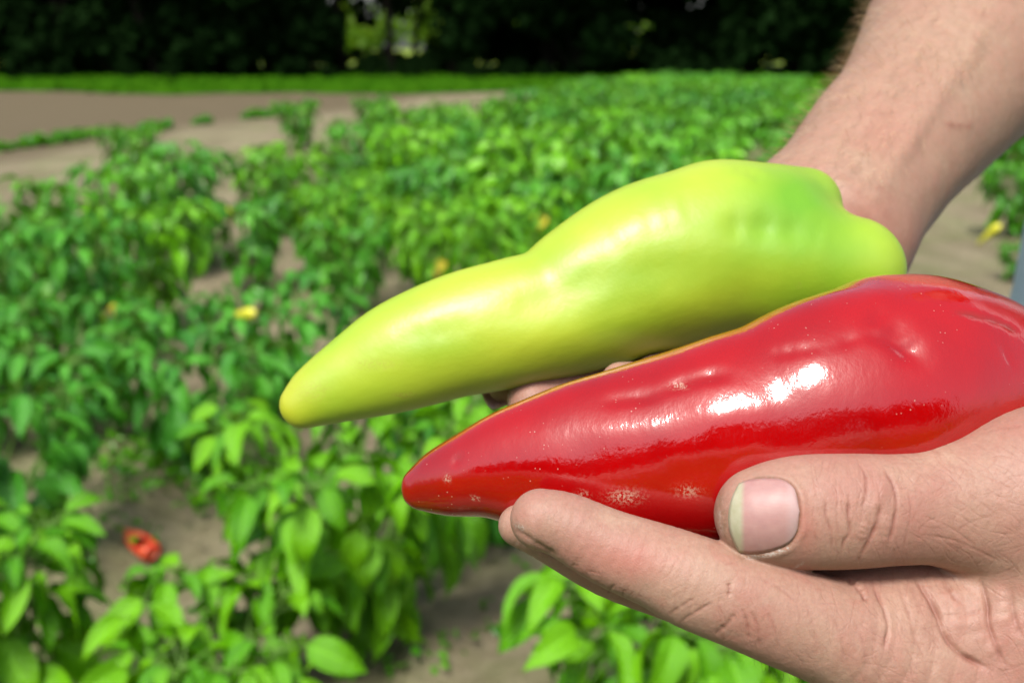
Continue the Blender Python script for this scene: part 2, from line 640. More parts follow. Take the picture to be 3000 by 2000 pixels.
# ================================================================== SETTING
def ground():
    def axis(a, b, fine, near):
        out = [0.0]
        st = fine
        while out[-1] < b:
            if out[-1] > near:
                st *= 1.22
            out.append(out[-1] + st)
        return out
    ys = axis(0, 420, 0.028, 3.4)
    ys = [-y for y in axis(0, 200, 0.25, 1.0)[:0:-1]] + ys
    xs = axis(0, 420, 0.032, 1.9)
    xs = [-x for x in xs[:0:-1]] + xs
    X, Y = np.meshgrid(xs, ys, indexing='ij')
    Z = np.zeros_like(X)
    r2 = np.random.default_rng(3)
    for k in range(46):
        fr = 2.0 * 1.09 ** k
        a = r2.uniform(0, 6.28)
        ph = r2.uniform(0, 6.28)
        Z += 0.045 / fr ** 0.95 * np.sin(fr * (X * math.cos(a) + Y * math.sin(a)) + ph + 1.5 * np.sin(fr * 0.37 * (X * math.sin(a) - Y * math.cos(a))))
    fade = np.clip(1.2 - np.hypot(X, Y) / 9, 0, 1)
    Z = np.clip(Z * fade, -0.03, 0.035)
    nx, ny = len(xs), len(ys)
    i, j = np.meshgrid(np.arange(nx - 1), np.arange(ny - 1), indexing='ij')
    q = (i * ny + j).ravel()
    F = np.stack([q, q + ny, q + ny + 1, q + 1], 1)
    V = np.stack([X, Y, Z], -1).reshape(-1, 3)
    me = mesh_from('soil_field', V, [F])
    pcoord = V[:, 0] * 0.968 - V[:, 1] * 0.25
    wob = 0.35 * np.sin(V[:, 1] * 0.7) + 0.2 * np.sin(V[:, 0] * 1.7)
    attr(me, 'tilled', np.clip((-8.3 + wob - pcoord) * 1.2, 0, 1))
    o = link('soil_field', me, None, M_SOIL)
    tag(o, 'dry tan soil of the vegetable field', 'ground', kind='structure')


ground()


def strip(name, pts_lo, pts_hi, z, mat, label, cat):
    n = len(pts_lo)
    V = np.array([(x, y, z) for x, y in pts_lo] + [(x, y, z) for x, y in pts_hi])
    F = np.array([[i, i + 1, n + i + 1, n + i] for i in range(n - 1)])
    o = link(name, mesh_from(name, V, [F]), None, mat)
    tag(o, label, cat, kind='structure')
    return o


def grass_material():
    t = NT('grass')
    n1 = t.ramp(t.noise(0.8, 5, 0.65), [(0.35, 0.0), (0.65, 1.0)])
    c = t.mix(n1, (0.028, 0.115, 0.004), (0.070, 0.185, 0.008))
    n2 = t.ramp(t.noise(9, 5, 0.7), [(0.4, 0.0), (0.7, 1.0)])
    c = t.mix(t.math('MULTIPLY', n2, 0.5), c, (0.022, 0.11, 0.003))
    t.set(Base_Color=c, Roughness=1.0, Normal=t.bump(t.noise(25, 4, 0.7), 0.05, 0.8))
    t.b.inputs['Specular IOR Level'].default_value = 0.0
    return t.m


M_GRASS = grass_material()
WOOD_Y = 43.0
xs_ = np.linspace(-160, 160, 321)
lo_ = [(x, 29.0 + 1.2 * math.sin(x * 0.23) + 0.7 * math.sin(x * 0.9 + 1) + 0.3 * math.sin(x * 2.9)) for x in xs_]
strip('grass_strip', lo_, [(x, 66.0) for x in xs_], 0.03, M_GRASS, 'mown green grass strip between the field and the wood', 'grass')
# a sunlit meadow beyond the wood
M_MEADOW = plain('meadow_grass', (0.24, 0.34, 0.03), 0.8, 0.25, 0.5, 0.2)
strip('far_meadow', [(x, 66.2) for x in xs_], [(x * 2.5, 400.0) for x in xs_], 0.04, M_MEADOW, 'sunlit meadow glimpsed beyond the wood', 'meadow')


def grass_tufts():
    n = 5200
    x = rng.uniform(-32, 24, n)
    y = rng.uniform(28.0, 44, n)
    edge = 28.4 + 1.2 * np.sin(x * 0.23) + 0.7 * np.sin(x * 0.9 + 1)
    k = y > edge
    x, y = x[k], y[k]
    n = len(x)
    a = rng.uniform(0, 6.28, n)
    hh = rng.uniform(0.04, 0.12, n)
    ww = rng.uniform(0.06, 0.16, n)
    V = np.zeros((n, 4, 3))
    dx, dy = np.cos(a) * ww, np.sin(a) * ww
    V[:, 0] = np.stack([x - dx, y - dy, np.full(n, 0.02)], 1)
    V[:, 1] = np.stack([x + dx, y + dy, np.full(n, 0.02)], 1)
    V[:, 2] = np.stack([x + dx * 0.7 + dy * .4, y + dy * 0.7, 0.02 + hh], 1)
    V[:, 3] = np.stack([x - dx * 0.7 + dy * .4, y - dy * 0.7, 0.02 + hh * 0.8], 1)
    F = np.arange(n * 4).reshape(n, 4)
    o = link('grass', mesh_from('grass', V.reshape(-1, 3), [F], smooth=False), None, M_GRASS)
    tag(o, 'short green grass along the foot of the wood', 'grass', kind='stuff')


grass_tufts()

# ------------------------------------------------------------------ trees


def tube_mesh(segs, sides=6):
    """segs: (p0,p1,r0,r1) -> verts, quads"""
    V, F = [], []
    n = 0
    ang = np.arange(sides) / sides * 2 * math.pi
    for p0, p1, r0, r1 in segs:
        p0, p1 = np.array(p0, float), np.array(p1, float)
        d = p1 - p0
        L = np.linalg.norm(d)
        if L < 1e-6:
            continue
        d /= L
        a = np.cross(d, [0, 0, 1.0] if abs(d[2]) < 0.9 else [1.0, 0, 0])
        a /= np.linalg.norm(a)
        b = np.cross(d, a)
        ring = np.cos(ang)[:, None] * a + np.sin(ang)[:, None] * b
        V += [p0 + ring * r0, p1 + ring * r1]
        i = np.arange(sides)
        j = (i + 1) % sides
        F.append(np.stack([n + i, n + j, n + sides + j, n + sides + i], 1))
        n += 2 * sides
    return np.concatenate(V), np.concatenate(F)


def leaf_cards(centers, normals_jit, size, r, tint=None):
    """small folded leaf clumps (two quads each) at the given points"""
    n = len(centers)
    a = r.normal(size=(n, 3))
    a /= np.linalg.norm(a, axis=1)[:, None]
    b = np.cross(a, r.normal(size=(n, 3)))
    b /= np.linalg.norm(b, axis=1)[:, None]
    c = np.cross(a, b)
    s = size * r.uniform(0.6, 1.3, n)[:, None]
    V = np.zeros((n, 6, 3))
    V[:, 0] = centers - a * s
    V[:, 1] = centers - a * s * 0.2 + b * s * 0.62 + c * s * 0.2
    V[:, 2] = centers + a * s * 1.0
    V[:, 3] = centers - a * s * 0.2 - b * s * 0.62 + c * s * 0.2
    V[:, 4] = centers + a * s * 0.35 + b * s * 0.5 + c * s * 0.15
    V[:, 5] = centers + a * s * 0.35 - b * s * 0.5 + c * s * 0.15
    o = (np.arange(n) * 6)[:, None]
    F = np.concatenate([o + np.array([0, 1, 4, 2]), o + np.array([0, 2, 5, 3])])
    t = np.repeat(r.uniform(0, 1, n), 6) if tint is None else np.repeat(tint, 6)
    return V.reshape(-1, 3), F, t


def tree_variant(seed, height, crown_r, crown_lo, n):
    r = np.random.default_rng(seed)
    segs = []
    p = np.array([0, 0, -0.1])
    rad = 0.22 * r.uniform(0.55, 1.35)
    lean = r.normal(size=2) * 0.14
    top = height * 0.8
    k = 8
    pts = [p]
    for i in range(1, k + 1):
        pts.append(np.array([r.normal() * 0.22 * i / 2 + lean[0] * i, r.normal() * 0.22 * i / 2 + lean[1] * i, top * i / k]))
    for i in range(k):
        segs.append((pts[i], pts[i + 1], rad * (1.25 if i == 0 else 1 - i / k * .8), rad * (1 - (i + 1) / k * .8)))
    blobs = []
    for i in range(16):
        z = crown_lo + (height - crown_lo) * (i + 0.5) / 16
        a = r.uniform(0, 6.28)
        prof = math.sin(math.pi * min(0.98, 0.25 + 0.7 * (i + 0.5) / 16))
        rr = crown_r * prof * r.uniform(0.45, 0.95)
        b = np.array([math.cos(a) * rr, math.sin(a) * rr, z + r.normal() * 0.5])
        blobs.append((b, crown_r * r.uniform(0.35, 0.55)))
        j = min(k - 1, max(1, int((z - 1.2) / top * k)))
        segs.append((pts[j], pts[j] * 0.45 + b * 0.55 + [0, 0, .3], 0.09, 0.05))
        segs.append((pts[j] * 0.45 + b * 0.55 + [0, 0, .3], b, 0.05, 0.02))
    C_ = []
    for b, br in blobs:
        m = n // 16
        d = r.normal(size=(m, 3))
        d /= np.linalg.norm(d, axis=1)[:, None]
        C_.append(b + d * (br * r.uniform(0.35, 1.05, m) ** 0.6)[:, None] * [1, 1, 0.75])
    C_ = np.concatenate(C_)
    V, F, t = leaf_cards(C_, None, 0.34, r)
    crown = mesh_from('crown', V, [F], smooth=False)
    attr(crown, 'tint', t)
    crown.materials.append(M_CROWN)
    tv, tf = tube_mesh(segs, 8)
    trunk = mesh_from('trunk', tv, [tf])
    trunk.materials.append(M_BARK)
    return trunk, crown


def bush_variant(seed, h, rad, n, mat, size):
    r = np.random.default_rng(seed)
    segs = []
    C_ = []
    for i in range(9):
        a = r.uniform(0, 6.28)
        rr = rad * r.uniform(0.1, 0.8)
        z = h * r.uniform(0.25, 0.8)
        b = np.array([math.cos(a) * rr, math.sin(a) * rr, z])
        segs.append(((0, 0, -.05), b, 0.04, 0.012))
        m = n // 9
        d = r.normal(size=(m, 3))
        d /= np.linalg.norm(d, axis=1)[:, None]
        C_.append(b + d * (rad * 0.5 * r.uniform(0.2, 1.05, m) ** 0.6)[:, None] * [1, 1, 0.8])
    C_ = np.concatenate(C_)
    C_[:, 2] = np.abs(C_[:, 2])
    V, F, t = leaf_cards(C_, None, size, r)
    f = mesh_from('foliage', V, [F], smooth=False)
    attr(f, 'tint', t)
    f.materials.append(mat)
    tv, tf = tube_mesh(segs, 5)
    s = mesh_from('stem', tv, [tf])
    s.materials.append(M_BARK)
    return s, f


TV = [tree_variant(20 + i, 13 + i, 5.6, 4.5, 3600) for i in range(4)]
SV = [bush_variant(40 + i, 2.9 + 0.5 * i, 1.9, 800, M_SHRUB, 0.24) for i in range(3)]
FV = [bush_variant(60 + i, 5.2 + i, 3.2, 700, M_FARLEAF, 0.42) for i in range(2)]


def put(name, pair, names, loc, rz, s, label, cat, group):
    o = link(name, None)
    o.location = loc
    o.rotation_euler = (0, 0, rz)
    o.scale = (s, s, s)
    for nm, me in zip(names, pair):
        link(nm, me, o)
    tag(o, label, cat, group)
    return o


def in_gap(x, y, pad=0):
    """openings through the wood: frame columns where light shows"""
    px = CX + FPX * x / y
    return any(abs(px - c) < hw + pad for c, hw in ((852, 30), (888, 30), (985, 34), (1172, 24), (1385, 20), (1455, 14)))


tn = 0
for row, yy in enumerate((WOOD_Y + 2.6, WOOD_Y + 7, WOOD_Y + 12.5, WOOD_Y + 17)):
    x = -36.0 + row * 1.7
    while x < 34:
        xx = x + rng.uniform(-0.8, 0.8)
        y = yy + rng.uniform(-1.0, 1.0)
        px = CX + FPX * xx / y
        if not (in_gap(xx, y)) and not (760 < px < 1010):
            reg = 'left part' if px < 780 else ('middle, beside the light gaps' if px < 1650 else 'right part, behind the arm')
            dep = ('front row', 'second row', 'third row', 'back row')[row]
            put('broadleaf_tree', TV[tn % 4], ('trunk', 'crown'), (xx, y, 0), rng.uniform(0, 6.28), rng.uniform(0.9, 1.15),
                f'dark shaded tree in the {dep} of the wood, {reg}', 'tree', 'trees of the dark wood')
            tn += 1
        x += 4.1
TALL = [tree_variant(90 + i, 16, 3.6, 9.0, 1800) for i in range(2)]
for i, (px_, y) in enumerate(((908, 46.5), (958, 49.0), (800, 47.0), (1075, 45.8), (1262, 45.6))):
    put('broadleaf_tree', TALL[i % 2], ('trunk', 'crown'), ((px_ - CX) / FPX * y, y, 0), i * 1.3, 0.95,
        ('first', 'second', 'left', 'right', 'far right')[i] + ' bare stemmed tree standing at the light gap in the wood', 'tree', 'trees of the dark wood')
# shrubs under the trees
sn = 0
for row, yy in enumerate((WOOD_Y + 1.6, WOOD_Y + 6.0, WOOD_Y + 14.5, WOOD_Y + 19)):
    x = -34.0 + row
    while x < 33:
        xx = x + rng.uniform(-0.6, 0.6)
        y = yy + rng.uniform(-0.8, 0.8)
        px = CX + FPX * xx / y
        low = in_gap(xx, y, 40) or 800 < px < 1020
        s = rng.uniform(0.30, 0.36) if low else rng.uniform(0.95, 1.3)
        reg = ('at the far left' if px < 250 else 'at the left' if px < 520 else 'just left of the gaps' if px < 800 else 'low under the light gaps' if low else
               'between the gaps' if px < 1500 else 'right of the gaps' if px < 1850 else 'behind the forearm')
        dep = ('front row', 'second row', 'third row', 'back row')[row]
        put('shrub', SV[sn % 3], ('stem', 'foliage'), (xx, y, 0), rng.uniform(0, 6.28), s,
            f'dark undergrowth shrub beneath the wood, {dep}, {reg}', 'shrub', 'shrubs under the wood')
        sn += 1
        x += 2.3
for i in range(46):
    xx = rng.uniform(-27, 27)
    y = WOOD_Y + rng.uniform(-3.2, 0.2)
    px = CX + FPX * xx / y
    put('shrub', SV[i % 3], ('stem', 'foliage'), (xx, y, 0), rng.uniform(0, 6.28), rng.uniform(0.12, 0.26),
        'low dark scrub tuft edging the grass strip, ' + ('left of the light gap' if px < 800 else ('below the light gaps' if px < 1500 else 'toward the forearm')), 'shrub', 'scrub along the wood edge')
for i, x in enumerate(np.arange(-46, 46, 5.5)):
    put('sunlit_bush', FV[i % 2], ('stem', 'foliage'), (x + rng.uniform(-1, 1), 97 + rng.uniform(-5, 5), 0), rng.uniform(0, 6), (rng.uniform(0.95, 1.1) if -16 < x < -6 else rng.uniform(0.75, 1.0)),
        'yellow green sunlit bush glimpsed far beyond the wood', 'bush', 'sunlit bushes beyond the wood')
# a wood behind the photographer, seen only mirrored in the pepper skins
for i, x in enumerate(np.arange(-34, 35, 5.0)):
    put('broadleaf_tree', TV[i % 4], ('trunk', 'crown'), (x + rng.uniform(-1, 1), -31 + rng.uniform(-2.5, 2.5), 0), rng.uniform(0, 6), rng.uniform(0.8, 1.0),
        'tree of the wood behind the viewer, mirrored in the red pepper', 'tree', 'trees mirrored in the pepper skin')

# ================================================================== PEPPER PLANTS


def leaf_mesh(seed, nx, ny, half=0.25):
    r = np.random.default_rng(seed)
    t = np.linspace(0, 1, nx + 1)
    v = np.linspace(-1, 1, ny + 1)
    T, Vv = np.meshgrid(t, v, indexing='ij')
    prof = (np.clip(t, 0, 1) ** 0.62) * (1 - t) ** 1.0 * (1 + 0.25 * (1 - t))
    prof = prof / prof.max() * half
    prof[0] = 0.006
    prof[-1] = 0.004
    droop = r.uniform(0.5, 1.5)
    ang = -droop * t ** 1.3
    dx = np.cos(ang)
    dz = np.sin(ang)
    xs = np.concatenate([[0], np.cumsum((dx[1:] + dx[:-1]) / 2 / nx)])
    zs = np.concatenate([[0], np.cumsum((dz[1:] + dz[:-1]) / 2 / nx)])
    fold = r.uniform(0.25, 0.7)
    ph = r.uniform(0, 6.28)
    wav = r.uniform(0.02, 0.05)
    tw = r.uniform(-0.35, 0.35)
    Y = Vv * prof[:, None] * math.cos(fold * 0.8)
    Z = zs[:, None] + np.abs(Vv) * prof[:, None] * math.sin(fold) + wav * np.sin(T * 9 + ph + Vv * 1.5) * Vv ** 2 + tw * T * Y
    quilt = 0.012 * np.cos((T - np.abs(Vv) * 0.2) * 25) * (np.abs(Vv) < 0.9) if nx >= 10 else 0
    Z = Z + quilt
    X = xs[:, None] + 0 * Vv
    P = np.stack([X, Y, Z], -1).reshape(-1, 3)
    i, j = np.meshgrid(np.arange(nx), np.arange(ny), indexing='ij')
    q = (i * (ny + 1) + j).ravel()
    F = np.stack([q, q + ny + 1, q + ny + 2, q + 1], 1)
    uv = np.stack([T.ravel(), (Vv.ravel() + 1) / 2], 1)
    return P, F, uv


LEAF_HI = [leaf_mesh(100 + i, 10, 6, 0.205 + 0.013 * (i % 4)) for i in range(8)]
LEAF_LO = [leaf_mesh(140 + i, 4, 2, 0.235) for i in range(6)]


def leaf_me(mat):
    out = []
    for P, F, uv in LEAF_HI:
        me = mesh_from('leaf', P, [F], uv=uv)
        me.materials.append(mat)
        out.append(me)
    return out


LM_B, LM_D, LM_Y = leaf_me(M_LEAF_B), leaf_me(M_LEAF_D), leaf_me(M_LEAF_Y)


def plant_struct(seed, h, spread=0.2, size=0.09, dens=1.0, nb=4):
    r = np.random.default_rng(seed)
    segs, leaves = [], []

    def leaf(p, az, el, s):
        d = np.array([math.cos(az) * math.cos(el), math.sin(az) * math.cos(el), math.sin(el)])
        pl = s * r.uniform(0.35, 0.6)
        pe = p + d * pl * [1, 1, 1] + [0, 0, pl * 0.25]
        segs.append((p, pe, 0.0016, 0.0012))
        d2 = d + [0, 0, r.uniform(-1.05, -0.1)]
        d2 /= np.linalg.norm(d2)
        side = np.cross([0, 0, 1.0], d2)
        nn = np.linalg.norm(side)
        side = side / nn if nn > 1e-3 else np.array([1.0, 0, 0])
        roll = r.normal() * 0.35
        n = np.cross(d2, side)
        s2 = side * math.cos(roll) + n * math.sin(roll)
        n2 = np.cross(d2, s2)
        leaves.append((pe, np.stack([d2, s2, n2], 1), s))

    def twig(p, q, r0, r1, nl, s0, s1, az0):
        k = 4
        c = (p + q) / 2 + r.normal(size=3) * 0.012 + [0, 0, 0.01]
        pts = [(1 - t) ** 2 * p + 2 * t * (1 - t) * c + t * t * q for t in np.linspace(0, 1, k + 1)]
        for i in range(k):
            segs.append((pts[i], pts[i + 1], r0 + (r1 - r0) * i / k, r0 + (r1 - r0) * (i + 1) / k))
        for i in range(nl):
            t = (i + 0.6) / nl
            a = az0 + i * 2.4 + r.normal() * 0.4
            if r.random() < 0.68:
                ov = (p + q)[:2]
                a = math.atan2(ov[1], ov[0]) + r.normal() * 0.75
            f = t * k
            j = min(k - 1, int(f))
            pp = pts[j] + (pts[j + 1] - pts[j]) * (f - j)
            leaf(pp, a, r.uniform(-0.7, 0.35), (s0 + (s1 - s0) * t) * r.uniform(0.75, 1.25))

    base = np.array([0, 0, -0.03])
    fork = np.array([r.normal() * 0.015, r.normal() * 0.015, h * 0.28])
    twig(base, fork, 0.007, 0.006, int(5 * dens), size * 1.0, size * 1.1, r.uniform(0, 6))
    a0 = r.uniform(0, 6.28)
    for i in range(nb):
        a = a0 + i * 6.28 / nb + r.normal() * 0.3
        rr = spread * r.uniform(0.30, 0.75)
        m = np.array([math.cos(a) * rr, math.sin(a) * rr, h * r.uniform(0.5, 0.68)])
        twig(fork, m, 0.005, 0.0038, int(7 * dens), size * 1.15, size * 1.05, a)
        for s in (-1, 1):
            a2 = a + s * r.uniform(0.35, 0.8)
            e = m + np.array([math.cos(a2) * spread * 0.5, math.sin(a2) * spread * 0.5, (h - m[2]) * r.uniform(0.65, 1.0)])
            twig(m, e, 0.0038, 0.002, int(5 * dens), size * 1.05, size * 0.8, a2)
            b0 = r.uniform(0, 6.28)
            for q in range(int(4 * dens + 1)):
                leaf(e, b0 + q * 2.4, r.uniform(-0.25, 0.6), size * r.uniform(0.55, 0.95))
    return segs, leaves


def joined(leaves, r, kinds, bias=0.5):
    Vs, Fs, UVs, Ts = [], [], [], []
    n = 0
    for pe, Rm, s in leaves:
        P, F, uv = kinds[r.integers(len(kinds))]
        Vs.append(pe + (P * s) @ Rm.T)
        Fs.append(F + n)
        UVs.append(uv)
        Ts.append(np.full(len(P), np.clip(r.normal(bias, 0.28), 0, 1)))
        n += len(P)
    return np.concatenate(Vs), np.concatenate(Fs), np.concatenate(UVs), np.concatenate(Ts)


def pepper_fruit_mesh(name, L, rad, mat, seed=0):
    r = np.random.default_rng(seed)
    ns, na = 14, 12
    t = np.linspace(0, 1, ns)
    prof = rad * (np.clip(t * 6, 0, 1) ** 0.5) * (1 - t) ** 0.45 * (1 - 0.25 * t)
    prof[-1] = 0.0006
    prof[0] = rad * 0.25
    a = np.arange(na) / na * 2 * math.pi
    lob = 1 + 0.10 * np.cos(3 * a)
    bend = 0.16 * L * t ** 2
    V = np.stack([prof[:, None] * lob * np.cos(a) + bend[:, None], prof[:, None] * lob * np.sin(a), -t[:, None] * L + 0 * a], -1).reshape(-1, 3)
    i, j = np.meshgrid(np.arange(ns - 1), np.arange(na), indexing='ij')
    F = np.stack([i * na + j, i * na + (j + 1) % na, (i + 1) * na + (j + 1) % na, (i + 1) * na + j], -1).reshape(-1, 4)[:, ::-1]
    me = mesh_from(name, V, [F])
    me.materials.append(mat)
    return me


M_YPEP = plain('yellow_fruit', (0.60, 0.58, 0.04), 0.3, 0.12, 30, 0.5)
M_GPEP = plain('unripe_fruit', (0.42, 0.50, 0.03), 0.3, 0.12, 30, 0.5)
FRUIT_Y = pepper_fruit_mesh('pepper_fruit', 0.13, 0.020, M_YPEP, 1)
FRUIT_G = pepper_fruit_mesh('pepper_fruit', 0.12, 0.019, M_GPEP, 2)

used_places = []


def near_plant(x, y, h, spread, size, seed, mats, label, dens=1.0, yellow=0.0, rz=0.0, fruits=(), nb=5):
    o = link('pepper_plant', None)
    o.location = (x, y, 0)
    o.rotation_euler = (0, 0, rz)
    tag(o, label, 'pepper plant', 'pepper plants in the field')
    r = np.random.default_rng(seed + 500)
    segs, leaves = plant_struct(seed, h, spread, size, dens, nb)
    v, f = tube_mesh(segs, 5)
    link('stem', mesh_from('stem', v, [f]), o, M_STEM)
    for pe, Rm, s in leaves:
        ms = LM_Y if r.random() < yellow else mats
        lo = link('leaf', ms[r.integers(len(ms))], o)
        M = Matrix([[*(Rm[i] * s), pe[i]] for i in range(3)] + [[0, 0, 0, 1]])
        lo.matrix_local = M
    for me, p, tilt, az in fruits:
        fo = link('pepper_fruit', me, o)
        fo.location = p
        fo.rotation_euler = (tilt, 0, az)
    used_places.append((x, y))
    return o


def gp(px, py):
    q = ground_at(px, py)
    return q[0], q[1]


NEAR = [
    # frame position of the base, height, spread, leaf size, seed, bright?, label
    (30, 1750, 0.46, 0.10, 0.115, 21, 'B', 'bright green pepper plant cut off by the bottom left corner'),
    (520, 1790, 0.33, 0.15, 0.120, 15, 'B', 'low bright pepper plant between the corner plant and the big bushy one'),
    (860, 1480, 0.54, 0.27, 0.112, 2, 'B', 'big bushy bright green pepper plant below the tip of the red pepper'),
    (1500, 1830, 0.44, 0.20, 0.120, 3, 'B', 'pepper plant at the bottom edge under the near index finger'),
    (1690, 1700, 0.42, 0.22, 0.115, 16, 'B', 'pepper plant half hidden behind the near index finger base'),
    (50, 1290, 0.50, 0.21, 0.112, 4, 'D', 'dark bluish pepper plant at the left edge beside the fallen red pepper'),
    (470, 1085, 0.47, 0.21, 0.115, 5, 'D', 'dark pepper plant with broad drooping leaves left of the green pepper tip'),
    (215, 1010, 0.46, 0.21, 0.105, 6, 'D', 'pepper plant with yellowing leaves behind the weedy soil patch'),
    (-60, 1060, 0.48, 0.21, 0.105, 7, 'D', 'pepper plant cut by the left edge above the dark bluish one'),
    (1110, 1230, 0.42, 0.20, 0.110, 8, 'D', 'pepper plant behind the red pepper tip with a yellow pepper hanging out'),
    (640, 950, 0.46, 0.19, 0.105, 9, 'D', 'pepper plant just left of the green pepper tip, behind the broad leaved one'),
    (770, 650, 0.54, 0.19, 0.11, 10, 'B', 'upright bright pepper plant above the green pepper tip, left of the small soil gap'),
    (975, 680, 0.50, 0.22, 0.11, 11, 'B', 'bright drooping pepper plant above the green pepper, right of the small soil gap'),
]
for (px, py, h, spd, sz, sd_, kind, lab) in NEAR:
    x, y = gp(px, py)
    fr = ()
    if sd_ == 8:
        fr = [(FRUIT_G, (0.06, -0.10, 0.17), 0.9, 0.9)]
    if sd_ == 6:
        fr = [(FRUIT_Y, (0.09, -0.13, 0.28), 0.2, 0.0)]
    near_plant(x, y, h, spd, sz, sd_, LM_B if kind == 'B' else LM_D, lab, 1.9 if sd_ == 2 else 1.5, 0.03 if sd_ == 6 else 0.0, rng.uniform(0, 6.28), fr, 8 if sd_ == 2 else 5)

# further pepper plants, in rows that run away to the right
U, W = np.array([0.25, 0.968]), np.array([0.968, -0.25])
cand = []
for ip, pc in enumerate(np.arange(-3.3, 16.0, 0.70)):
    if 0.85 < pc < 1.65:
        continue
    for s in np.arange(0, 34, 0.47):
        q = W * pc + U * s + rng.normal(size=2) * 0.07
        x, y = q
        if y < 2.2 or y > 27.5 or abs(x) > 0.56 * y + 0.5:
            continue
        d = math.hypot(x, y)
        if d < 3.15:
            continue
        if min(math.hypot(x - a, y - b) for a, b in used_places) < 0.34:
            continue
        hole = False
        for hx, hy, hr in ((860, 640, 0.30), (60, 600, 0.35), (330, 960, 0.2), (700, 800, 0.18)):
            gx, gy = gp(hx, hy)
            if math.hypot(x - gx, y - gy) < hr:
                hole = True
        if hole or rng.random() < 0.09:
            continue
        cand.append((d, x, y, ip))
cand.sort()
MIDV = []
for i in range(8):
    r = np.random.default_rng(900 + i)
    segs, leaves = plant_struct(200 + i, 0.55, 0.20, 0.125, 1.5, 5)
    v, f = tube_mesh(segs[:], 4)
    sm = mesh_from('stem', v, [f])
    sm.materials.append(M_STEM)
    V, F, uv, t = joined(leaves, r, LEAF_LO, 0.18 + 0.6 * (i % 4) / 3)
    fm = mesh_from('foliage', V, [F], uv=uv)
    attr(fm, 'tint', t)
    fm.materials.append(M_LEAF_J)
    MIDV.append((sm, fm))
N_IND = 300 - len(NEAR) - 4
ind = cand[:N_IND]
front = 0
for k, (d, x, y, ip) in enumerate(ind):
    hgt = rng.uniform(0.72, 1.28)
    px = CX + FPX * x / (y * cp + 1.0 * sp)
    col = ('at the far left' if px < 300 else 'left of the lone plant' if px < 560 else 'above the green pepper tip' if px < 900 else
           'above the middle of the green pepper' if px < 1400 else 'above the green pepper beside the forearm' if px < 2100 else 'right of the forearm')
    band = 'nearer' if d < 6 else 'middle' if d < 7.5 else 'farther' if d < 9.5 else 'distant'
    zone = 'left' if px < 620 else ('middle' if px < 1180 else 'right')
    if d < 4.6:
        where = {'left': 'in the rows behind the nearest plants', 'middle': 'just behind the tip of the green pepper',
                 'right': 'in the rows low behind the held peppers'}[zone]
        bright = rng.random() < (0.75 if zone == 'middle' else 0.35)
        near_plant(x, y, 0.52 * hgt, 0.21, 0.108, 300 + k, LM_B if bright else LM_D,
                   ('bright' if bright else 'dark') + ' green pepper plant ' + where + (', ' + col if zone == 'left' else ''), 1.5, 0.006, rng.uniform(0, 6.28))
        continue
    near = d < 8
    where = {'left': 'in the left rows', 'middle': 'in the middle rows above the green pepper tip', 'right': 'in the right rows above the green pepper'}[zone]
    o = put('pepper_plant', MIDV[rng.integers(8)], ('stem', 'foliage'), (x, y, 0), rng.uniform(0, 6.28), hgt,
            f'blurred green pepper plant in the {band} rows, {col}', 'pepper plant', 'pepper plants in the field')
    for c in o.children:
        if c.name.startswith('foliage'):
            c['kind'] = 'stuff'
# remaining plants: one mass
rest = cand[N_IND:]
Vs, Fs, UVs, Ts = [], [], [], []
n0 = 0
VAR = []
for i in range(5):
    r = np.random.default_rng(950 + i)
    segs, leaves = plant_struct(230 + i, 0.52, 0.22, 0.13, 0.62)
    VAR.append(joined(leaves, r, LEAF_LO, 0.62))
for pc in np.arange(-7, 9, 0.62):  # unseen crop added round the camera, to darken mirror images and ground bounce
    for st in np.arange(-9, 2.6, 0.42):
        x, y = W * pc + U * st + rng.normal(size=2) * 0.08
        if y < 2.0 and not (abs(x) < 0.58 * y + 0.55 and y > 0.6) and math.hypot(x, y) > 0.4 and math.hypot(x - .55, y - .6) > 0.6:
            rest.append((0, x, y, 0))
for d, x, y, ip in rest:
    V, F, uv, t = VAR[rng.integers(5)]
    a = rng.uniform(0, 6.28)
    s = rng.uniform(0.85, 1.2)
    c_, s_ = math.cos(a) * s, math.sin(a) * s
    Q = np.stack([V[:, 0] * c_ - V[:, 1] * s_ + x, V[:, 0] * s_ + V[:, 1] * c_ + y, V[:, 2] * s], 1)
    Vs.append(Q); Fs.append(F + n0); UVs.append(uv); Ts.append(np.clip(t + rng.normal() * 0.12, 0, 1))
    n0 += len(Q)
if rest:
    me = mesh_from('distant_and_unseen_crop', np.concatenate(Vs), [np.concatenate(Fs)], uv=np.concatenate(UVs))
    attr(me, 'tint', np.concatenate(Ts))
    tag(link('distant_and_unseen_crop', me, None, M_LEAF_J), 'far pepper plant rows in a green mass, and unseen rows added behind the viewer', 'crop', kind='stuff')

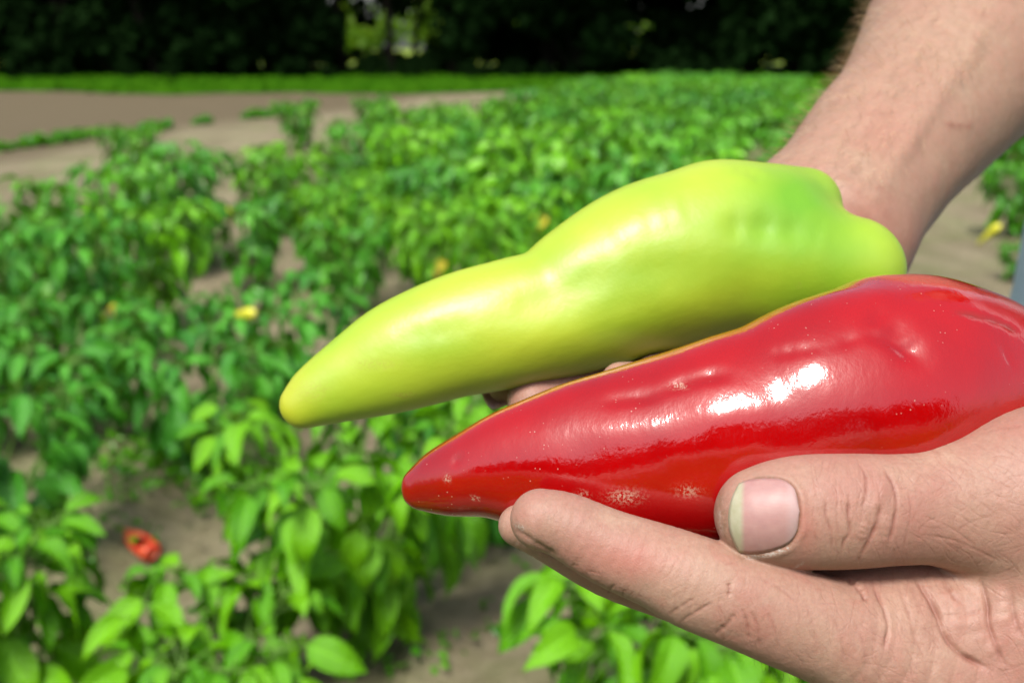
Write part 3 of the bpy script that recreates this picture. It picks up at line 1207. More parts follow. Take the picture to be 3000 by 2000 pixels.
# seedlings in a thin row on the left, and three lone taller plants on the field edge
SEEDV = bush_variant(80, 0.22, 0.22, 260, M_LEAF_J, 0.05)
for i, (px, py, s) in enumerate([(p_ + rng.uniform(-6, 6), 347 - 0.135 * p_ + 1.2e-5 * p_ * p_ + rng.uniform(-2, 2), rng.uniform(0.5, 1.0))
                                for p_ in (5, 28, 50, 75, 92, 130, 150, 172, 190, 215, 235, 250, 270, 285, 300, 322, 338, 378, 450, 468, 484, 568, 585, 603, 622, 640, 662)]):
    x, y = gp(px, py)
    put('crop_seedling', SEEDV, ('stem', 'foliage'), (x, y, 0), rng.uniform(0, 6), s * 0.72,
        'low leafy seedling in the thin row on bare soil at the left', 'seedling', 'seedlings in the thin row')
for px, py, s, lab in ((318, 445, 1.12, 'tall lone pepper plant at the left end of the field edge'), (860, 322, 1.1, 'round dark pepper plant standing up above the field edge'),
                       (2315, 545, 1.0, 'pepper plant by the right edge below the forearm, beside bare soil'), (2400, 470, 1.05, 'pepper plant cut off by the right edge under the forearm'),
                       (2330, 655, 0.45, 'low weedy pepper plant on the bare soil above the red pepper stem end'),
                       (690, 345, 1.15, 'taller pepper plant left of the round dark one on the field edge')):
    x, y = gp(px, py)
    put('pepper_plant', MIDV[0], ('stem', 'foliage'), (x, y, 0), 1.0, s * 0.95, lab, 'pepper plant', 'pepper plants in the field')

# yellow peppers hanging in the crop
for px, py, z, sc, lab in ((590, 718, 0.45, 1.15, 'yellow pepper lying across leaves left of the green pepper'), (410, 510, 0.47, 1.15, 'upper yellow pepper among leaves at the left'),
                           (528, 478, 0.47, 1.15, 'yellow pepper upright among leaves below the tall lone plant'), (1225, 488, 0.48, 1.4, 'pale yellow pepper in the leaves above the green pepper'),
                           (2300, 515, 0.40, 1.3, 'yellow green pepper low on the plant right of the arm')):
    q = ground_at(px, py, z)
    o = link('yellow_pepper', FRUIT_Y)
    o.location = q
    o.scale = (sc, sc, sc)
    o.rotation_euler = (1.35 if px == 590 else 0.75, 0.2, 1.0 if px == 590 else (px % 7) * 0.4 - 1.0)
    tag(o, lab, 'pepper', 'yellow peppers in the crop')

# weeds and clods on the soil
wv = []
for _ in range(150):
    px, py = rng.uniform(230, 620), rng.uniform(960, 1180)
    if rng.random() < 0.35:
        px, py = rng.uniform(0, 1500), rng.uniform(700, 1568)
    q = ground_at(px, py)
    for k in range(12):
        wv.append(q + rng.normal(size=3) * [0.03, 0.03, 0.0] + [0, 0, rng.uniform(0.01, 0.06)])
V, F, t = leaf_cards(np.array(wv), None, 0.013, rng)
me = mesh_from('weeds', V, [F], smooth=False)
attr(me, 'tint', t * 0.6)
tag(link('weeds', me, None, M_LEAF_J), 'tiny weeds sprouting on the soil between the pepper plants', 'weeds', kind='stuff')

cl_v, cl_f, n0 = [], [], 0
ico = np.array([(1, 0, 0), (-1, 0, 0), (0, 1, 0), (0, -1, 0), (0, 0, 1), (0, 0, -1)], float)
icf = np.array([(0, 2, 4), (2, 1, 4), (1, 3, 4), (3, 0, 4), (2, 0, 5), (1, 2, 5), (3, 1, 5), (0, 3, 5)])
for _ in range(2600):
    y = rng.uniform(1.2, 5.0)
    x = rng.uniform(-0.6, 0.6) * y
    s = rng.choice([0.004, 0.007, 0.012, 0.02], p=[.45, .33, .17, .05])
    P = ico * rng.uniform(0.6, 1.2, (6, 1)) * s * [1, 1, 0.7]
    a = rng.uniform(0, 6)
    P = np.stack([P[:, 0] * math.cos(a) - P[:, 1] * math.sin(a), P[:, 0] * math.sin(a) + P[:, 1] * math.cos(a), P[:, 2]], 1)
    cl_v.append(P + [x, y, 0.008])
    cl_f.append(icf + n0)
    n0 += 6
me = mesh_from('soil_crumbs', np.concatenate(cl_v), [np.concatenate(cl_f)])
attr(me, 'tilled', np.zeros(len(me.vertices)))
tag(link('soil_crumbs', me, None, M_SOIL), 'dry clods and crumbs lying on the soil', 'crumbs', kind='stuff')


# fallen, torn red pepper on the soil
def fallen():
    t = NT('torn_pepper_skin')
    n1 = t.ramp(t.noise(45, 3), [(0.4, 0.0), (0.6, 1.0)])
    c = t.mix(n1, (0.60, 0.02, 0.01), (0.62, 0.14, 0.05))
    t.set(Base_Color=c, Roughness=0.35)
    ns, na = 16, 22
    tt = np.linspace(0, 1, ns)
    prof = 0.029 * np.sin(np.clip(tt * 1.15 + 0.05, 0, 1) * math.pi * 0.62) ** 0.9
    prof[-1] *= 0.8
    a = np.arange(na) / na * 2 * math.pi
    V = np.stack([tt[:, None] * 0.165 + 0 * a, prof[:, None] * np.cos(a), prof[:, None] * 0.75 * np.sin(a) * (1 + 0.12 * np.cos(3 * a))], -1)
    F = []
    for i in range(ns - 1):
        for j in range(na):
            cx_, ca = tt[i] - 0.68, (a[j] - 1.5)
            if (cx_ / 0.17) ** 2 + (ca / 0.62) ** 2 < 1:
                continue
            F.append((i * na + j, i * na + (j + 1) % na, (i + 1) * na + (j + 1) % na, (i + 1) * na + j))
    me = mesh_from('fallen_pepper', V.reshape(-1, 3), [np.array(F)])
    me.materials.append(t.m)
    o = link('fallen_pepper', me)
    so = o.modifiers.new('thick', 'SOLIDIFY')
    so.thickness = 0.004
    q = ground_at(283, 1215, 0.03)
    o.location = q
    q2 = ground_at(352, 1272, 0.02)
    o.rotation_euler = (0.25, 0.05, math.atan2(q2[1] - q[1], q2[0] - q[0]))
    tag(o, 'torn red pepper with a hole lying on the soil at lower left', 'pepper')


fallen()

# ================================================================== HELD PEPPERS
RED_MAIN = Chain([(973, 1122, .250, 52), (1035, 1104, .249, 82), (1125, 1080, .247, 108), (1230, 1066, .246, 146), (1362, 1053, .245, 186),
                  (1515, 1038, .244, 218), (1680, 1017, .243, 246), (1805, 993, .243, 260), (1945, 944, .243, 279), (2070, 909, .2455, 274),
                  (2185, 895, .2495, 240), (2290, 900, .2545, 175)], flat=0.82, sub=12)
RED_L1 = Chain([(2020, 770, .250, 128), (2110, 775, .252, 125), (2150, 800, .254, 112)], flat=0.9)
RED_L2 = Chain([(2150, 870, .247, 130), (2260, 850, .250, 130), (2325, 880, .254, 118)], flat=0.9)
RED_L3 = Chain([(2150, 990, .248, 150), (2300, 960, .252, 140), (2345, 960, .255, 120)], flat=0.9)


def red_sdf(P):
    d = RED_MAIN(P)
    d = smin(d, RED_L1(P), 0.006)
    d = smin(d, RED_L2(P), 0.006)
    return smin(d, RED_L3(P), 0.006)


GRN_MAIN = Chain([(697, 929, .283, 56), (742, 901, .284, 76), (835, 857, .285, 103), (935, 812, .286, 127), (1050, 771, .287, 139),
                  (1182, 741, .289, 147), (1280, 717, .291, 152), (1365, 674, .293, 173), (1465, 625, .295, 193), (1560, 594, .296, 200),
                  (1660, 575, .298, 199), (1745, 572, .300, 184)], flat=0.85, sub=12)
GRN_L1 = Chain([(1640, 510, .304, 125), (1750, 490, .307, 104), (1845, 472, .309, 86)], sub=12)
GRN_L2 = Chain([(1760, 610, .296, 142), (1870, 614, .297, 130), (1951, 622, .298, 124)], flat=0.95, sub=12)
GRN_L3 = Chain([(1760, 660, .303, 120), (1900, 650, .306, 105)], sub=12)


def grn_sdf(P):
    d = GRN_MAIN(P)
    d = smin(d, GRN_L1(P), 0.0085)
    d = smin(d, GRN_L2(P), 0.006)
    return smin(d, GRN_L3(P), 0.006)


def bounds(chains, pad=0.004):
    lo = np.min([(c.q[:, :3] - c.q[:, 3:]).min(0) for c in chains], 0) - pad
    hi = np.max([(c.q[:, :3] + c.q[:, 3:]).max(0) for c in chains], 0) + pad
    return lo, hi


def cam_object(name, V, F, origin_cam, mat, smooth=True):
    o_w = cam2w(np.array(origin_cam))
    me = mesh_from(name, cam2w(V) - o_w, [F], smooth)
    me.materials.append(mat)
    o = link(name, me)
    o.location = o_w
    return o, me


def wob_noise(P, amp, freqs, seed):
    r = np.random.default_rng(seed)
    D = np.zeros(len(P))
    for f in freqs:
        for _ in range(4):
            k = r.normal(size=3)
            k = k / np.linalg.norm(k) * f
            D += amp / f * 100 * np.sin(P @ k + r.uniform(0, 6.28)) / 4
    return D


# --- red pepper
lo, hi = bounds([RED_MAIN, RED_L1, RED_L2, RED_L3])
V, F, N = surface(red_sdf, lo, hi, 0.0010)
V = relax(V, F, 60)
V = V + N * wob_noise(V, 0.0007, (110, 190, 330), 5)[:, None]
V, br = sculpt(V, N, [
    ([(1370, 925), (1430, 915), (1500, 905), (1560, 880), (1640, 860), (1700, 862)], 16, 0.9, 0.12),
    ([(1760, 815), (1830, 805), (1890, 795)], 14, 0.5, 0.05),
    ([(1985, 690), (2040, 740), (2090, 800), (2140, 850)], 34, 1.3, 0.0),
    ([(1900, 800), (1990, 770), (2060, 790), (2130, 840)], 15, 0.6, 0.0),
    ([(1040, 1050), (1060, 1062)], 14, 0.7, 0.0),
    ([(2190, 715), (2240, 725), (2300, 742), (2350, 770)], 6, 0.5, 0.8),
    ([(2300, 790), (2315, 820), (2330, 850)], 6, 0.35, 0.0),
    ([(1480, 1100), (1640, 1085), (1800, 1070)], 40, 0.5, 0.0),
    ([(1300, 1000), (1500, 985), (1700, 950), (1850, 930)], 34, -0.35, 0.0),
])
X = to_px(V)
scar = np.zeros(len(V))
front_ = V[:, 2] < 0.246
for (cx_, cy_, rx, ry, a) in ((1560, 886, 17, 7, 1.0), (1435, 1140, 34, 14, 0.9), (1580, 1128, 26, 12, 0.6), (1340, 1136, 12, 8, .8), (1090, 1143, 7, 4, 1.6), (1027, 1098, 6, 7, 1.3), (1420, 835, 9, 5, 1.0)):
    e = np.exp(-(((X[:, 0] - cx_) / rx) ** 2 + ((X[:, 1] - cy_) / ry) ** 2))
    scar = np.maximum(scar, e * a * front_)
red, me = cam_object('red_pepper', V, F, vp(1600, 1240, .245), M_RED)
attr(me, 'scar', np.clip(scar, 0, 1)); attr(me, 'brown', br); attr(me, 'green', np.zeros(len(V))); attr(me, 'tip', np.zeros(len(V)))
tag(red, 'glossy long red pepper lying in the near hand', 'pepper')

# --- green pepper
lo, hi = bounds([GRN_MAIN, GRN_L1, GRN_L2, GRN_L3])
V, F, N = surface(grn_sdf, lo, hi, 0.0011)
V = relax(V, F, 60)
V = V + N * wob_noise(V, 0.00035, (90, 160, 260), 9)[:, None]
V, _ = sculpt(V, N, [
    ([(1100, 720), (1240, 690), (1380, 640), (1500, 620), (1640, 610)], 46, 1.1, 0.0),
    ([(1640, 520), (1740, 520), (1840, 530), (1900, 545)], 34, 1.5, 0.0),
    ([(900, 780), (1000, 765), (1100, 745)], 30, 0.6, 0.0),
    ([(1390, 545), (1480, 500), (1580, 470)], 40, -0.6, 0.0),
    ([(1130, 800), (1300, 770), (1480, 725), (1650, 675)], 40, -0.55, 0.0),
    ([(1680, 385), (1720, 395), (1760, 420)], 14, 0.5, 0.0),
])
X = to_px(V)
gr = 0.34 * np.clip((X[:, 0] - 1620) / 220, 0, 1) + 0.45 * np.exp(-(((X[:, 0] - 1850) / 95) ** 2 + ((X[:, 1] - 440) / 55) ** 2)) + 0.42 * np.exp(-(((X[:, 0] - 1790) / 150) ** 2 + ((X[:, 1] - 540) / 80) ** 2)) \
    + 0.25 * np.exp(-(((X[:, 0] - 1450) / 190) ** 2 + ((X[:, 1] - 620) / 60) ** 2)) + 0.22 * np.exp(-(((X[:, 0] - 980) / 120) ** 2 + ((X[:, 1] - 790) / 40) ** 2))
tip = np.clip((760 - X[:, 0]) / 130, 0, 1) * 0.75
scar = np.zeros(len(V))
for (cx_, cy_, rx, ry, a) in ((930, 907, 22, 6, 0.9), (860, 835, 60, 14, 0.35), (720, 900, 45, 30, 0.3), (1835, 655, 4, 4, 1.0)):
    scar = np.maximum(scar, a * np.exp(-(((X[:, 0] - cx_) / rx) ** 2 + ((X[:, 1] - cy_) / ry) ** 2)) * (V[:, 2] < .292))
green, me = cam_object('green_pepper', V, F, vp(1500, 800, .30), M_GREEN)
attr(me, 'scar', np.clip(scar, 0, 1)); attr(me, 'green', gr); attr(me, 'tip', tip); attr(me, 'brown', np.zeros(len(V)))
tag(green, 'large yellow green pepper lying in the far hand behind the red one', 'pepper')


def stem_part(parent, pts):
    P = [cam2w(vp(*p[:3])) - np.array(parent.location) for p in pts]
    r = [p[3] * p[2] / FPX for p in pts]
    v, f = tube_mesh([(P[i], P[i + 1], r[i], r[i + 1]) for i in range(len(P) - 1)], 10)
    o = link('stem', mesh_from('stem', v, [f]), parent, M_STEM)
    return o


stem_part(red, [(2330, 900, .246, 60), (2400, 895, .247, 34), (2470, 880, .249, 28), (2560, 850, .252, 34)])
stem_part(green, [(1890, 575, .310, 40), (1925, 580, .318, 28), (1950, 590, .328, 24), (1960, 600, .336, 26)])

# ================================================================== PERSON
# near (left) hand, palm up, thumb on top of the red pepper
zt = 0.2185
THUMB = Chain([(1752, 1182, zt, 111), (1800, 1178, zt, 124), (1860, 1175, zt, 131), (1960, 1173, zt, 131), (2060, 1169, zt + .001, 127),
               (2150, 1165, zt + .002, 132), (2260, 1160, zt + .004, 165), (2380, 1150, zt + .006, 212), (2520, 1150, zt + .010, 250)], flat=0.86, sub=6)
INDEX = Chain([(1242, 1192, .2215, 70), (1300, 1207, .2215, 76), (1402, 1258, .221, 88), (1517, 1302, .220, 98), (1592, 1335, .219, 107),
               (1690, 1372, .2185, 111), (1790, 1410, .219, 116), (1930, 1462, .221, 126), (2080, 1530, .225, 160), (2250, 1600, .23, 200)], flat=0.95)
PALM1 = Chain([(1990, 1400, .226, 92), (2130, 1420, .227, 125), (2280, 1440, .228, 165), (2420, 1450, .232, 210)])
PALM2 = Chain([(2100, 1500, .240, 170), (2350, 1560, .246, 240), (2600, 1560, .25, 260)])
PALM3 = Chain([(1880, 1345, .2325, 70), (2020, 1335, .2335, 88), (2200, 1340, .235, 110), (2350, 1360, .237, 140)])
MOUND = Chain([(2270, 1090, .235, 85), (2400, 1090, .236, 150), (2560, 1120, .24, 200)])
MIDDLE = Chain([(1192, 1206, .2355, 48), (1262, 1228, .2365, 62), (1400, 1296, .2375, 74), (1560, 1345, .238, 84), (1750, 1410, .240, 96), (1950, 1460, .242, 110), (2150, 1510, .244, 140)])
RING = Chain([(1230, 1205, .2585, 50), (1400, 1300, .2620, 66), (1560, 1350, .262, 76), (1800, 1400, .261, 90), (2150, 1480, .258, 130)])
LITTLE = Chain([(1470, 1235, .281, 48), (1600, 1295, .284, 58), (1800, 1370, .281, 74), (2150, 1450, .272, 120)])
E_L = (0.372, 0.235, 1.165)
FOREL = Chain([tuple(cam2w(vp(2480, 1400, .238))) + (0.034,), tuple(cam2w(vp(2720, 1470, .250))) + (0.030,), tuple(cam2w(vp(2950, 1500, .262))) + (0.033,),
               (0.30, 0.245, 1.135, 0.043), E_L + (0.046,), (0.415, 0.31, 1.31, 0.052), (0.455, 0.39, 1.44, 0.058)], world=True)


def near_hand(P):
    i = smin(INDEX(P), PALM1(P), 0.006)
    i = smin(i, PALM2(P), 0.008)
    i = smin(i, PALM3(P), 0.004)
    m = np.minimum(MIDDLE(P), np.minimum(RING(P), LITTLE(P)))
    d = smin(i, m, 0.0015)
    t = smin(THUMB(P), MOUND(P), 0.006)
    # the thumb lies on the palm with a crease; they join at its base
    kk = np.clip((P[:, 0] / P[:, 2] * FPX + CX - 2150) / 220, 0, 1) * 0.007 + 0.0012
    d = smin(d, t, kk)
    return smin(d, FOREL(P), 0.012)


def nailgeom(f, px_fn, nu, nv, d0, lift=0.00025, thick=0.0006, rim=None):
    """a nail plate laid on the finger's surface by casting along sight lines"""
    us, vs = np.linspace(0, 1, nu), np.linspace(-1, 1, nv)
    Uu, Vv = np.meshgrid(us, vs, indexing='ij')
    px = np.array([px_fn(u, v) for u, v in zip(Uu.ravel(), Vv.ravel())])
    D = np.stack([(px[:, 0] - CX) / FPX, -(px[:, 1] - CY) / FPX, np.ones(len(px))], 1)
    t = np.full(len(px), d0)
    for _ in range(60):
        t = t + np.clip(f(D * t[:, None]), -0.002, 0.002) * 0.7
    P = D * t[:, None]
    n = grad(f, P)
    n /= np.linalg.norm(n, axis=1)[:, None]
    top = P + n * (0.0001 + 0.0008 * (1 - Vv.ravel() ** 2) * (0.55 + 0.45 * np.sin(np.clip(Uu.ravel(), 0, 1) * 3.1)))[:, None]
    bot = P - n * thick
    V = np.concatenate([top, bot])
    k = nu * nv
    i, j = np.meshgrid(np.arange(nu - 1), np.arange(nv - 1), indexing='ij')
    q = (i * nv + j).ravel()
    F = [np.stack([q, q + 1, q + nv + 1, q + nv], 1), np.stack([q, q + nv, q + nv + 1, q + 1], 1) + k]
    edge = [(0, j) for j in range(nv)] + [(i, nv - 1) for i in range(1, nu)] + [(nu - 1, j) for j in range(nv - 2, -1, -1)] + [(i, 0) for i in range(nu - 2, 0, -1)]
    e = np.array([a * nv + b for a, b in edge])
    e2 = np.roll(e, -1)
    F.append(np.stack([e, e + k, e2 + k, e2], 1))
    return V, F, np.concatenate([Uu.ravel(), Uu.ravel()]), np.concatenate([Vv.ravel(), Vv.ravel()])


def crop(cx_, cy_):
    return (1568 + 0.35 * cx_, 1019.2 + 0.35 * cy_)


HAND_STROKES = [
    # thumb knuckle
    ([(1969, 1061), (1988, 1089), (1991, 1121), (1981, 1173)], 5, 0.45, 0.75),
    ([(2026, 1072), (2051, 1110), (2060, 1152), (2051, 1215), (2037, 1254)], 6, 0.6, 0.95),
    ([(2023, 1142), (2021, 1177), (2009, 1215), (1988, 1257), (1967, 1296)], 6.5, 0.65, 1.0),
    ([(1951, 1131), (1949, 1187), (1953, 1222), (1939, 1243), (1932, 1278)], 5, 0.5, 0.85),
    ([(1900, 1131), (1897, 1184), (1909, 1222), (1911, 1275)], 4.5, 0.35, 0.6),
    ([(1925, 1140), (1922, 1190), (1926, 1240)], 3.5, 0.2, 0.3),
    ([(2085, 1120), (2092, 1180), (2075, 1260)], 4, 0.2, 0.35),
    ([(1870, 1150), (1868, 1200), (1876, 1260)], 4, 0.15, 0.25),
    ([(2140, 1085), (2220, 1130), (2300, 1190)], 5, 0.18, 0.25),
    ([(2110, 1180), (2180, 1210), (2250, 1260)], 4, 0.18, 0.25),
    ([(2160, 1060), (2260, 1090), (2350, 1140)], 5, 0.18, 0.22),
    ([(2120, 1230), (2190, 1240), (2300, 1290)], 4, 0.2, 0.25),
    ([(2190, 1225), (2230, 1200), (2290, 1180)], 4, 0.15, 0.2),
    ([(2230, 1000), (2290, 985), (2352, 975)], 5, 0.25, 0.2),
    # index side creases
    ([(1673, 1335), (1676, 1350), (1672, 1372)], 5, 0.4, 0.8),
    ([(1690, 1408), (1668, 1436), (1640, 1458)], 7, 0.5, 0.5),
    ([(1640, 1380), (1600, 1405), (1562, 1428)], 5, 0.4, 0.5),
    ([(1600, 1370), (1560, 1395), (1535, 1412)], 5, 0.3, 0.4),
    ([(1704, 1395), (1716, 1430), (1720, 1475)], 5, 0.5, 0.6),
    ([(1724, 1400), (1740, 1440), (1744, 1490)], 5, 0.4, 0.55),
    ([(1745, 1380), (1775, 1430), (1790, 1500)], 5, 0.25, 0.35),
    ([(1412, 1342), (1400, 1355), (1400, 1366)], 4, 0.4, 0.7),
    ([(1434, 1352), (1430, 1372)], 4, 0.3, 0.5),
    ([(1312, 1296), (1330, 1300)], 4, 0.2, 0.5),
    ([(1182, 1214), (1225, 1243), (1285, 1280)], 7, 0.6, 0.4),
    ([(1350, 1310), (1380, 1318)], 4, 0.2, 0.3),
    ([(1740, 1325), (1790, 1350), (1840, 1390)], 5, 0.25, 0.35),
    # palm folds
    ([(2095, 1318), (2103, 1327), (2135, 1373), (2156, 1415), (2166, 1450), (2198, 1492), (2233, 1516), (2280, 1540)], 8, 1.3, 1.0),
    ([(2245, 1325), (2254, 1340), (2268, 1387), (2271, 1432), (2289, 1485), (2313, 1537)], 7, 0.8, 0.8),
    ([(2165, 1322), (2185, 1365), (2216, 1390)], 6, 0.5, 0.6),
    ([(1998, 1322), (2019, 1369), (2037, 1415), (2040, 1450), (2030, 1500)], 6, 0.7, 0.7),
    ([(1943, 1322), (1974, 1355), (1998, 1387)], 6, 0.7, 0.8),
    ([(2060, 1340), (2085, 1400), (2100, 1460), (2130, 1520)], 6, 0.35, 0.4),
    ([(2320, 1345), (2330, 1420), (2352, 1470)], 8, 0.6, 0.5),
    ([(1900, 1400), (1930, 1450), (1940, 1520)], 6, 0.25, 0.3),
    ([(1960, 1420), (1985, 1480), (1990, 1550)], 6, 0.25, 0.3),
    ([(1850, 1380), (1870, 1440), (1880, 1510)], 6, 0.2, 0.25),
    ([(2200, 1420), (2230, 1410), (2262, 1400)], 5, 0.3, 0.3),
    ([(2175, 1335), (2195, 1400), (2215, 1460)], 22, -0.45, 0.0),
    ([(2065, 1330), (2100, 1400), (2120, 1460)], 22, -0.4, 0.0),
    ([(2235, 1400), (2255, 1460), (2290, 1520)], 20, -0.4, 0.0),
    ([(2290, 1345), (2312, 1440)], 20, -0.4, 0.0),
    ([(1962, 1330), (1990, 1372)], 14, -0.35, 0.0),
    ([(2002, 1180), (2030, 1120), (2035, 1090)], 13, -0.25, 0.0),
    ([(1975, 1240), (1990, 1195)], 12, -0.25, 0.0),
    ([(2030, 1250), (2040, 1180)], 12, -0.2, 0.0),
]
NAILO = [crop(*p) for p in ((390, 712), (500, 712), (600, 692), (700, 652), (752, 570), (767, 440), (745, 330), (700, 262), (620, 225), (500, 222), (400, 255))]
HAND_STROKES += [(NAILO, 5.5, 0.5, 0.8, False), ([crop(*p) for p in ((405, 740), (520, 742), (640, 718), (740, 668), (790, 580), (800, 440), (780, 330), (720, 240), (620, 195))], 9, -0.30, 0.0)]

HAND_STROKES = [((st[0], st[1] * 0.86, st[2] * (0.78 if st[2] >= 0.69 else 0.58), st[3] * 0.82) + tuple(st[4:]) if st[1] < 8.5 and st[2] > 0 else st) for st in HAND_STROKES]
HAND_STROKES += [(st[0], st[1] * 3.0, st[2] * 0.30, 0.0) for st in HAND_STROKES if st[3] >= 0.3 and len(st) == 4]
_r = np.random.default_rng(5)


def fine_lines(n, box, ang, jit, L, dep):
    for _ in range(n):
        c = np.array([_r.uniform(box[0], box[2]), _r.uniform(box[1], box[3])])
        a = ang + _r.normal() * jit
        l = L * _r.uniform(0.5, 1.4)
        d = np.array([math.cos(a), math.sin(a)]) * l / 2
        bow = np.array([-d[1], d[0]]) * _r.normal() * 0.18
        HAND_STROKES.append(([tuple(c - d), tuple(c + bow), tuple(c + d)], 1.9, dep * _r.uniform(0.5, 1.3), 0.26 * _r.uniform(0.3, 1.2)))


fine_lines(55, (1870, 1070, 2080, 1290), 1.5, 0.25, 60, 0.07)
fine_lines(70, (2080, 1030, 2352, 1300), 0.55, 0.25, 75, 0.06)
fine_lines(50, (2080, 1060, 2352, 1330), -0.7, 0.3, 60, 0.05)
fine_lines(60, (1640, 1330, 2100, 1568), 1.25, 0.35, 60, 0.06)
fine_lines(45, (2000, 1320, 2352, 1568), 1.0, 0.4, 70, 0.08)
fine_lines(30, (1380, 1290, 1680, 1460), -0.65, 0.25, 40, 0.05)
fine_lines(40, (1900, 1380, 2352, 1568), -0.3, 0.5, 60, 0.05)
lo, hi = bounds([THUMB, INDEX, PALM1, PALM2, MIDDLE, RING, LITTLE])
lo = np.maximum(lo, vp(1090, 1700, .22) - [0, 0.02, 0.04])
hi[0] = vp(2520, 1200, .24)[0]
V1, F1, N1 = surface(near_hand, lo, hi, 0.00062)
def seen_skin(V, N):
    X = to_px(V)
    return ((N * V).sum(1) < -0.0 * V[:, 2]) & (V[:, 2] < 0.243) & (X[:, 0] < 2372) & (X[:, 1] < 1588)


for _ in range(2):
    V1, F1, N1 = refine(V1, F1, N1, seen_skin)
V1 = V1 + N1 * wob_noise(V1, 0.00012, (250, 420, 800), 21)[:, None]
zl = 0.232
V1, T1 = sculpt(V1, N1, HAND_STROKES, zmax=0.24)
X1 = to_px(V1)
dirt1 = np.zeros(len(V1))
for pts, wd, a in (([crop(250, 330), crop(230, 440), crop(260, 560), crop(310, 650), crop(400, 745)], 11, 0.45), ([crop(270, 450), crop(275, 600)], 10, 0.55),
                   (NAILO, 3.5, 0.9), ([(1188, 1205), (1220, 1228), (1275, 1268)], 5, 0.5), ([crop(500, 225), crop(560, 215)], 4, 0.5), ([crop(430, 735), crop(560, 730)], 4, 0.3)):
    d, _ = poly_dist(X1, np.array(pts))
    dirt1 = np.maximum(dirt1, a * np.exp(-(d / wd) ** 2) * (V1[:, 2] < 0.23))
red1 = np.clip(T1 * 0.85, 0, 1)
flush1 = np.zeros(len(V1))
flush1 = np.maximum(flush1, 0.6 * np.exp(-(((X1[:, 0] - 1440) / 110) ** 2 + ((X1[:, 1] - 1285) / 45) ** 2)))
flush1 = np.maximum(flush1, 0.5 * np.exp(-(((X1[:, 0] - 1850) / 25) ** 2 + ((X1[:, 1] - 1215) / 60) ** 2)))
flake1 = np.zeros(len(V1))
for pts, wd, a in (([crop(430, 740), crop(520, 738), crop(610, 715), crop(690, 680)], 5, 0.9), ([crop(730, 815), crop(790, 780)], 3, 0.8), ([crop(240, 450), crop(255, 600)], 5, 0.35), ([(1188, 1205), (1200, 1212)], 5, .7)):
    d, _ = poly_dist(X1, np.array(pts))
    flake1 = np.maximum(flake1, a * np.exp(-(d / wd) ** 2) * (V1[:, 2] < 0.23))
arm1 = np.zeros(len(V1))

lo, hi = bounds([FOREL])
lo[0] = vp(2500, 1200, .24)[0]
V1b, F1b, N1b = surface(lambda P: near_hand(P) + 0.0003, lo, hi, 0.0035)

# far (right) hand and forearm under the green pepper
ARM = Chain([(1990, 430, .352, 150), (1950, 452, .357, 186), (2035, 340, .372, 189), (2108, 258, .388, 196), (2185, 160, .405, 220), (2250, 75, .42, 246), (2345, -60, .440, 275), (2470, -240, .47, 285), (2600, -420, .50, 270)], flat=0.88) if False else \
    Chain([(1905, 520, .350, 172), (1955, 447, .358, 186), (2030, 345, .371, 190), (2104, 262, .386, 196), (2180, 165, .403, 219), (2250, 70, .420, 250), (2345, -60, .440, 278), (2470, -240, .47, 290), (2600, -420, .50, 272)], flat=0.88)
UPA = Chain([tuple(cam2w(vp(2600, -420, .50))) + (0.057,), (0.37, 0.67, 1.43, 0.056), (0.44, 0.74, 1.475, 0.06)], world=True)
HEEL = Chain([(1900, 520, .350, 165), (1780, 620, .346, 150), (1640, 690, .342, 130), (1540, 720, .338, 100)])
HEEL2 = Chain([(1920, 590, .350, 140), (1800, 720, .335, 120), (1640, 790, .322, 95), (1560, 800, .318, 70)])
THENAR = Chain([(1880, 500, .355, 140), (1700, 540, .352, 120), (1500, 575, .345, 85), (1380, 590, .337, 66), (1300, 598, .331, 54)])
F_INDEX = Chain([(1560, 690, .340, 80), (1420, 720, .328, 66), (1320, 760, .320, 60), (1240, 815, .315, 52)])
F_MID = Chain([(1560, 730, .336, 78), (1420, 790, .322, 68), (1290, 840, .310, 62), (1172, 876, .302, 54)])
F_RING = Chain([(1560, 770, .330, 74), (1450, 820, .313, 66), (1340, 880, .300, 62), (1224, 922, .290, 60)])
F_LIT = Chain([(1600, 800, .320, 66), (1540, 850, .300, 56), (1480, 880, .281, 50), (1424, 876, .2715, 42)])


def far_hand(P):
    d = smin(ARM(P), HEEL(P), 0.012)
    d = smin(d, HEEL2(P), 0.010)
    d = smin(d, THENAR(P), 0.008)
    f = np.minimum(np.minimum(F_INDEX(P), F_MID(P)), np.minimum(F_RING(P), F_LIT(P)))
    d = smin(d, f, 0.004)
    return smin(d, UPA(P), 0.012)


lo, hi = bounds([ARM, UPA, HEEL, HEEL2, THENAR, F_INDEX, F_MID, F_RING, F_LIT])
V2, F2, N2 = surface(far_hand, lo, hi, 0.0016)
V2 = V2 + N2 * wob_noise(V2, 0.0005, (60, 110, 200, 380), 31)[:, None]
V2, T2 = sculpt(V2, N2, [
    ([(1850, 392), (1930, 400), (2010, 430), (2070, 470)], 9, 0.5, 0.15),
    ([(1935, 470), (1985, 500), (2040, 560)], 10, 0.6, 0.25),
    ([(1960, 440), (2020, 480), (2070, 540)], 9, 0.35, 0.15),
    ([(2165, 282), (2200, 290), (2240, 288)], 7, -0.3, 0.55),
    ([(2230, 80), (2242, 105)], 6, -0.2, 0.4),
    ([(2000, 470), (2150, 230), (2290, 40)], 22, -1.3, 0.0),
    ([(1940, 430), (2080, 220), (2200, 60)], 26, 0.8, 0.0),
])
X2 = to_px(V2)
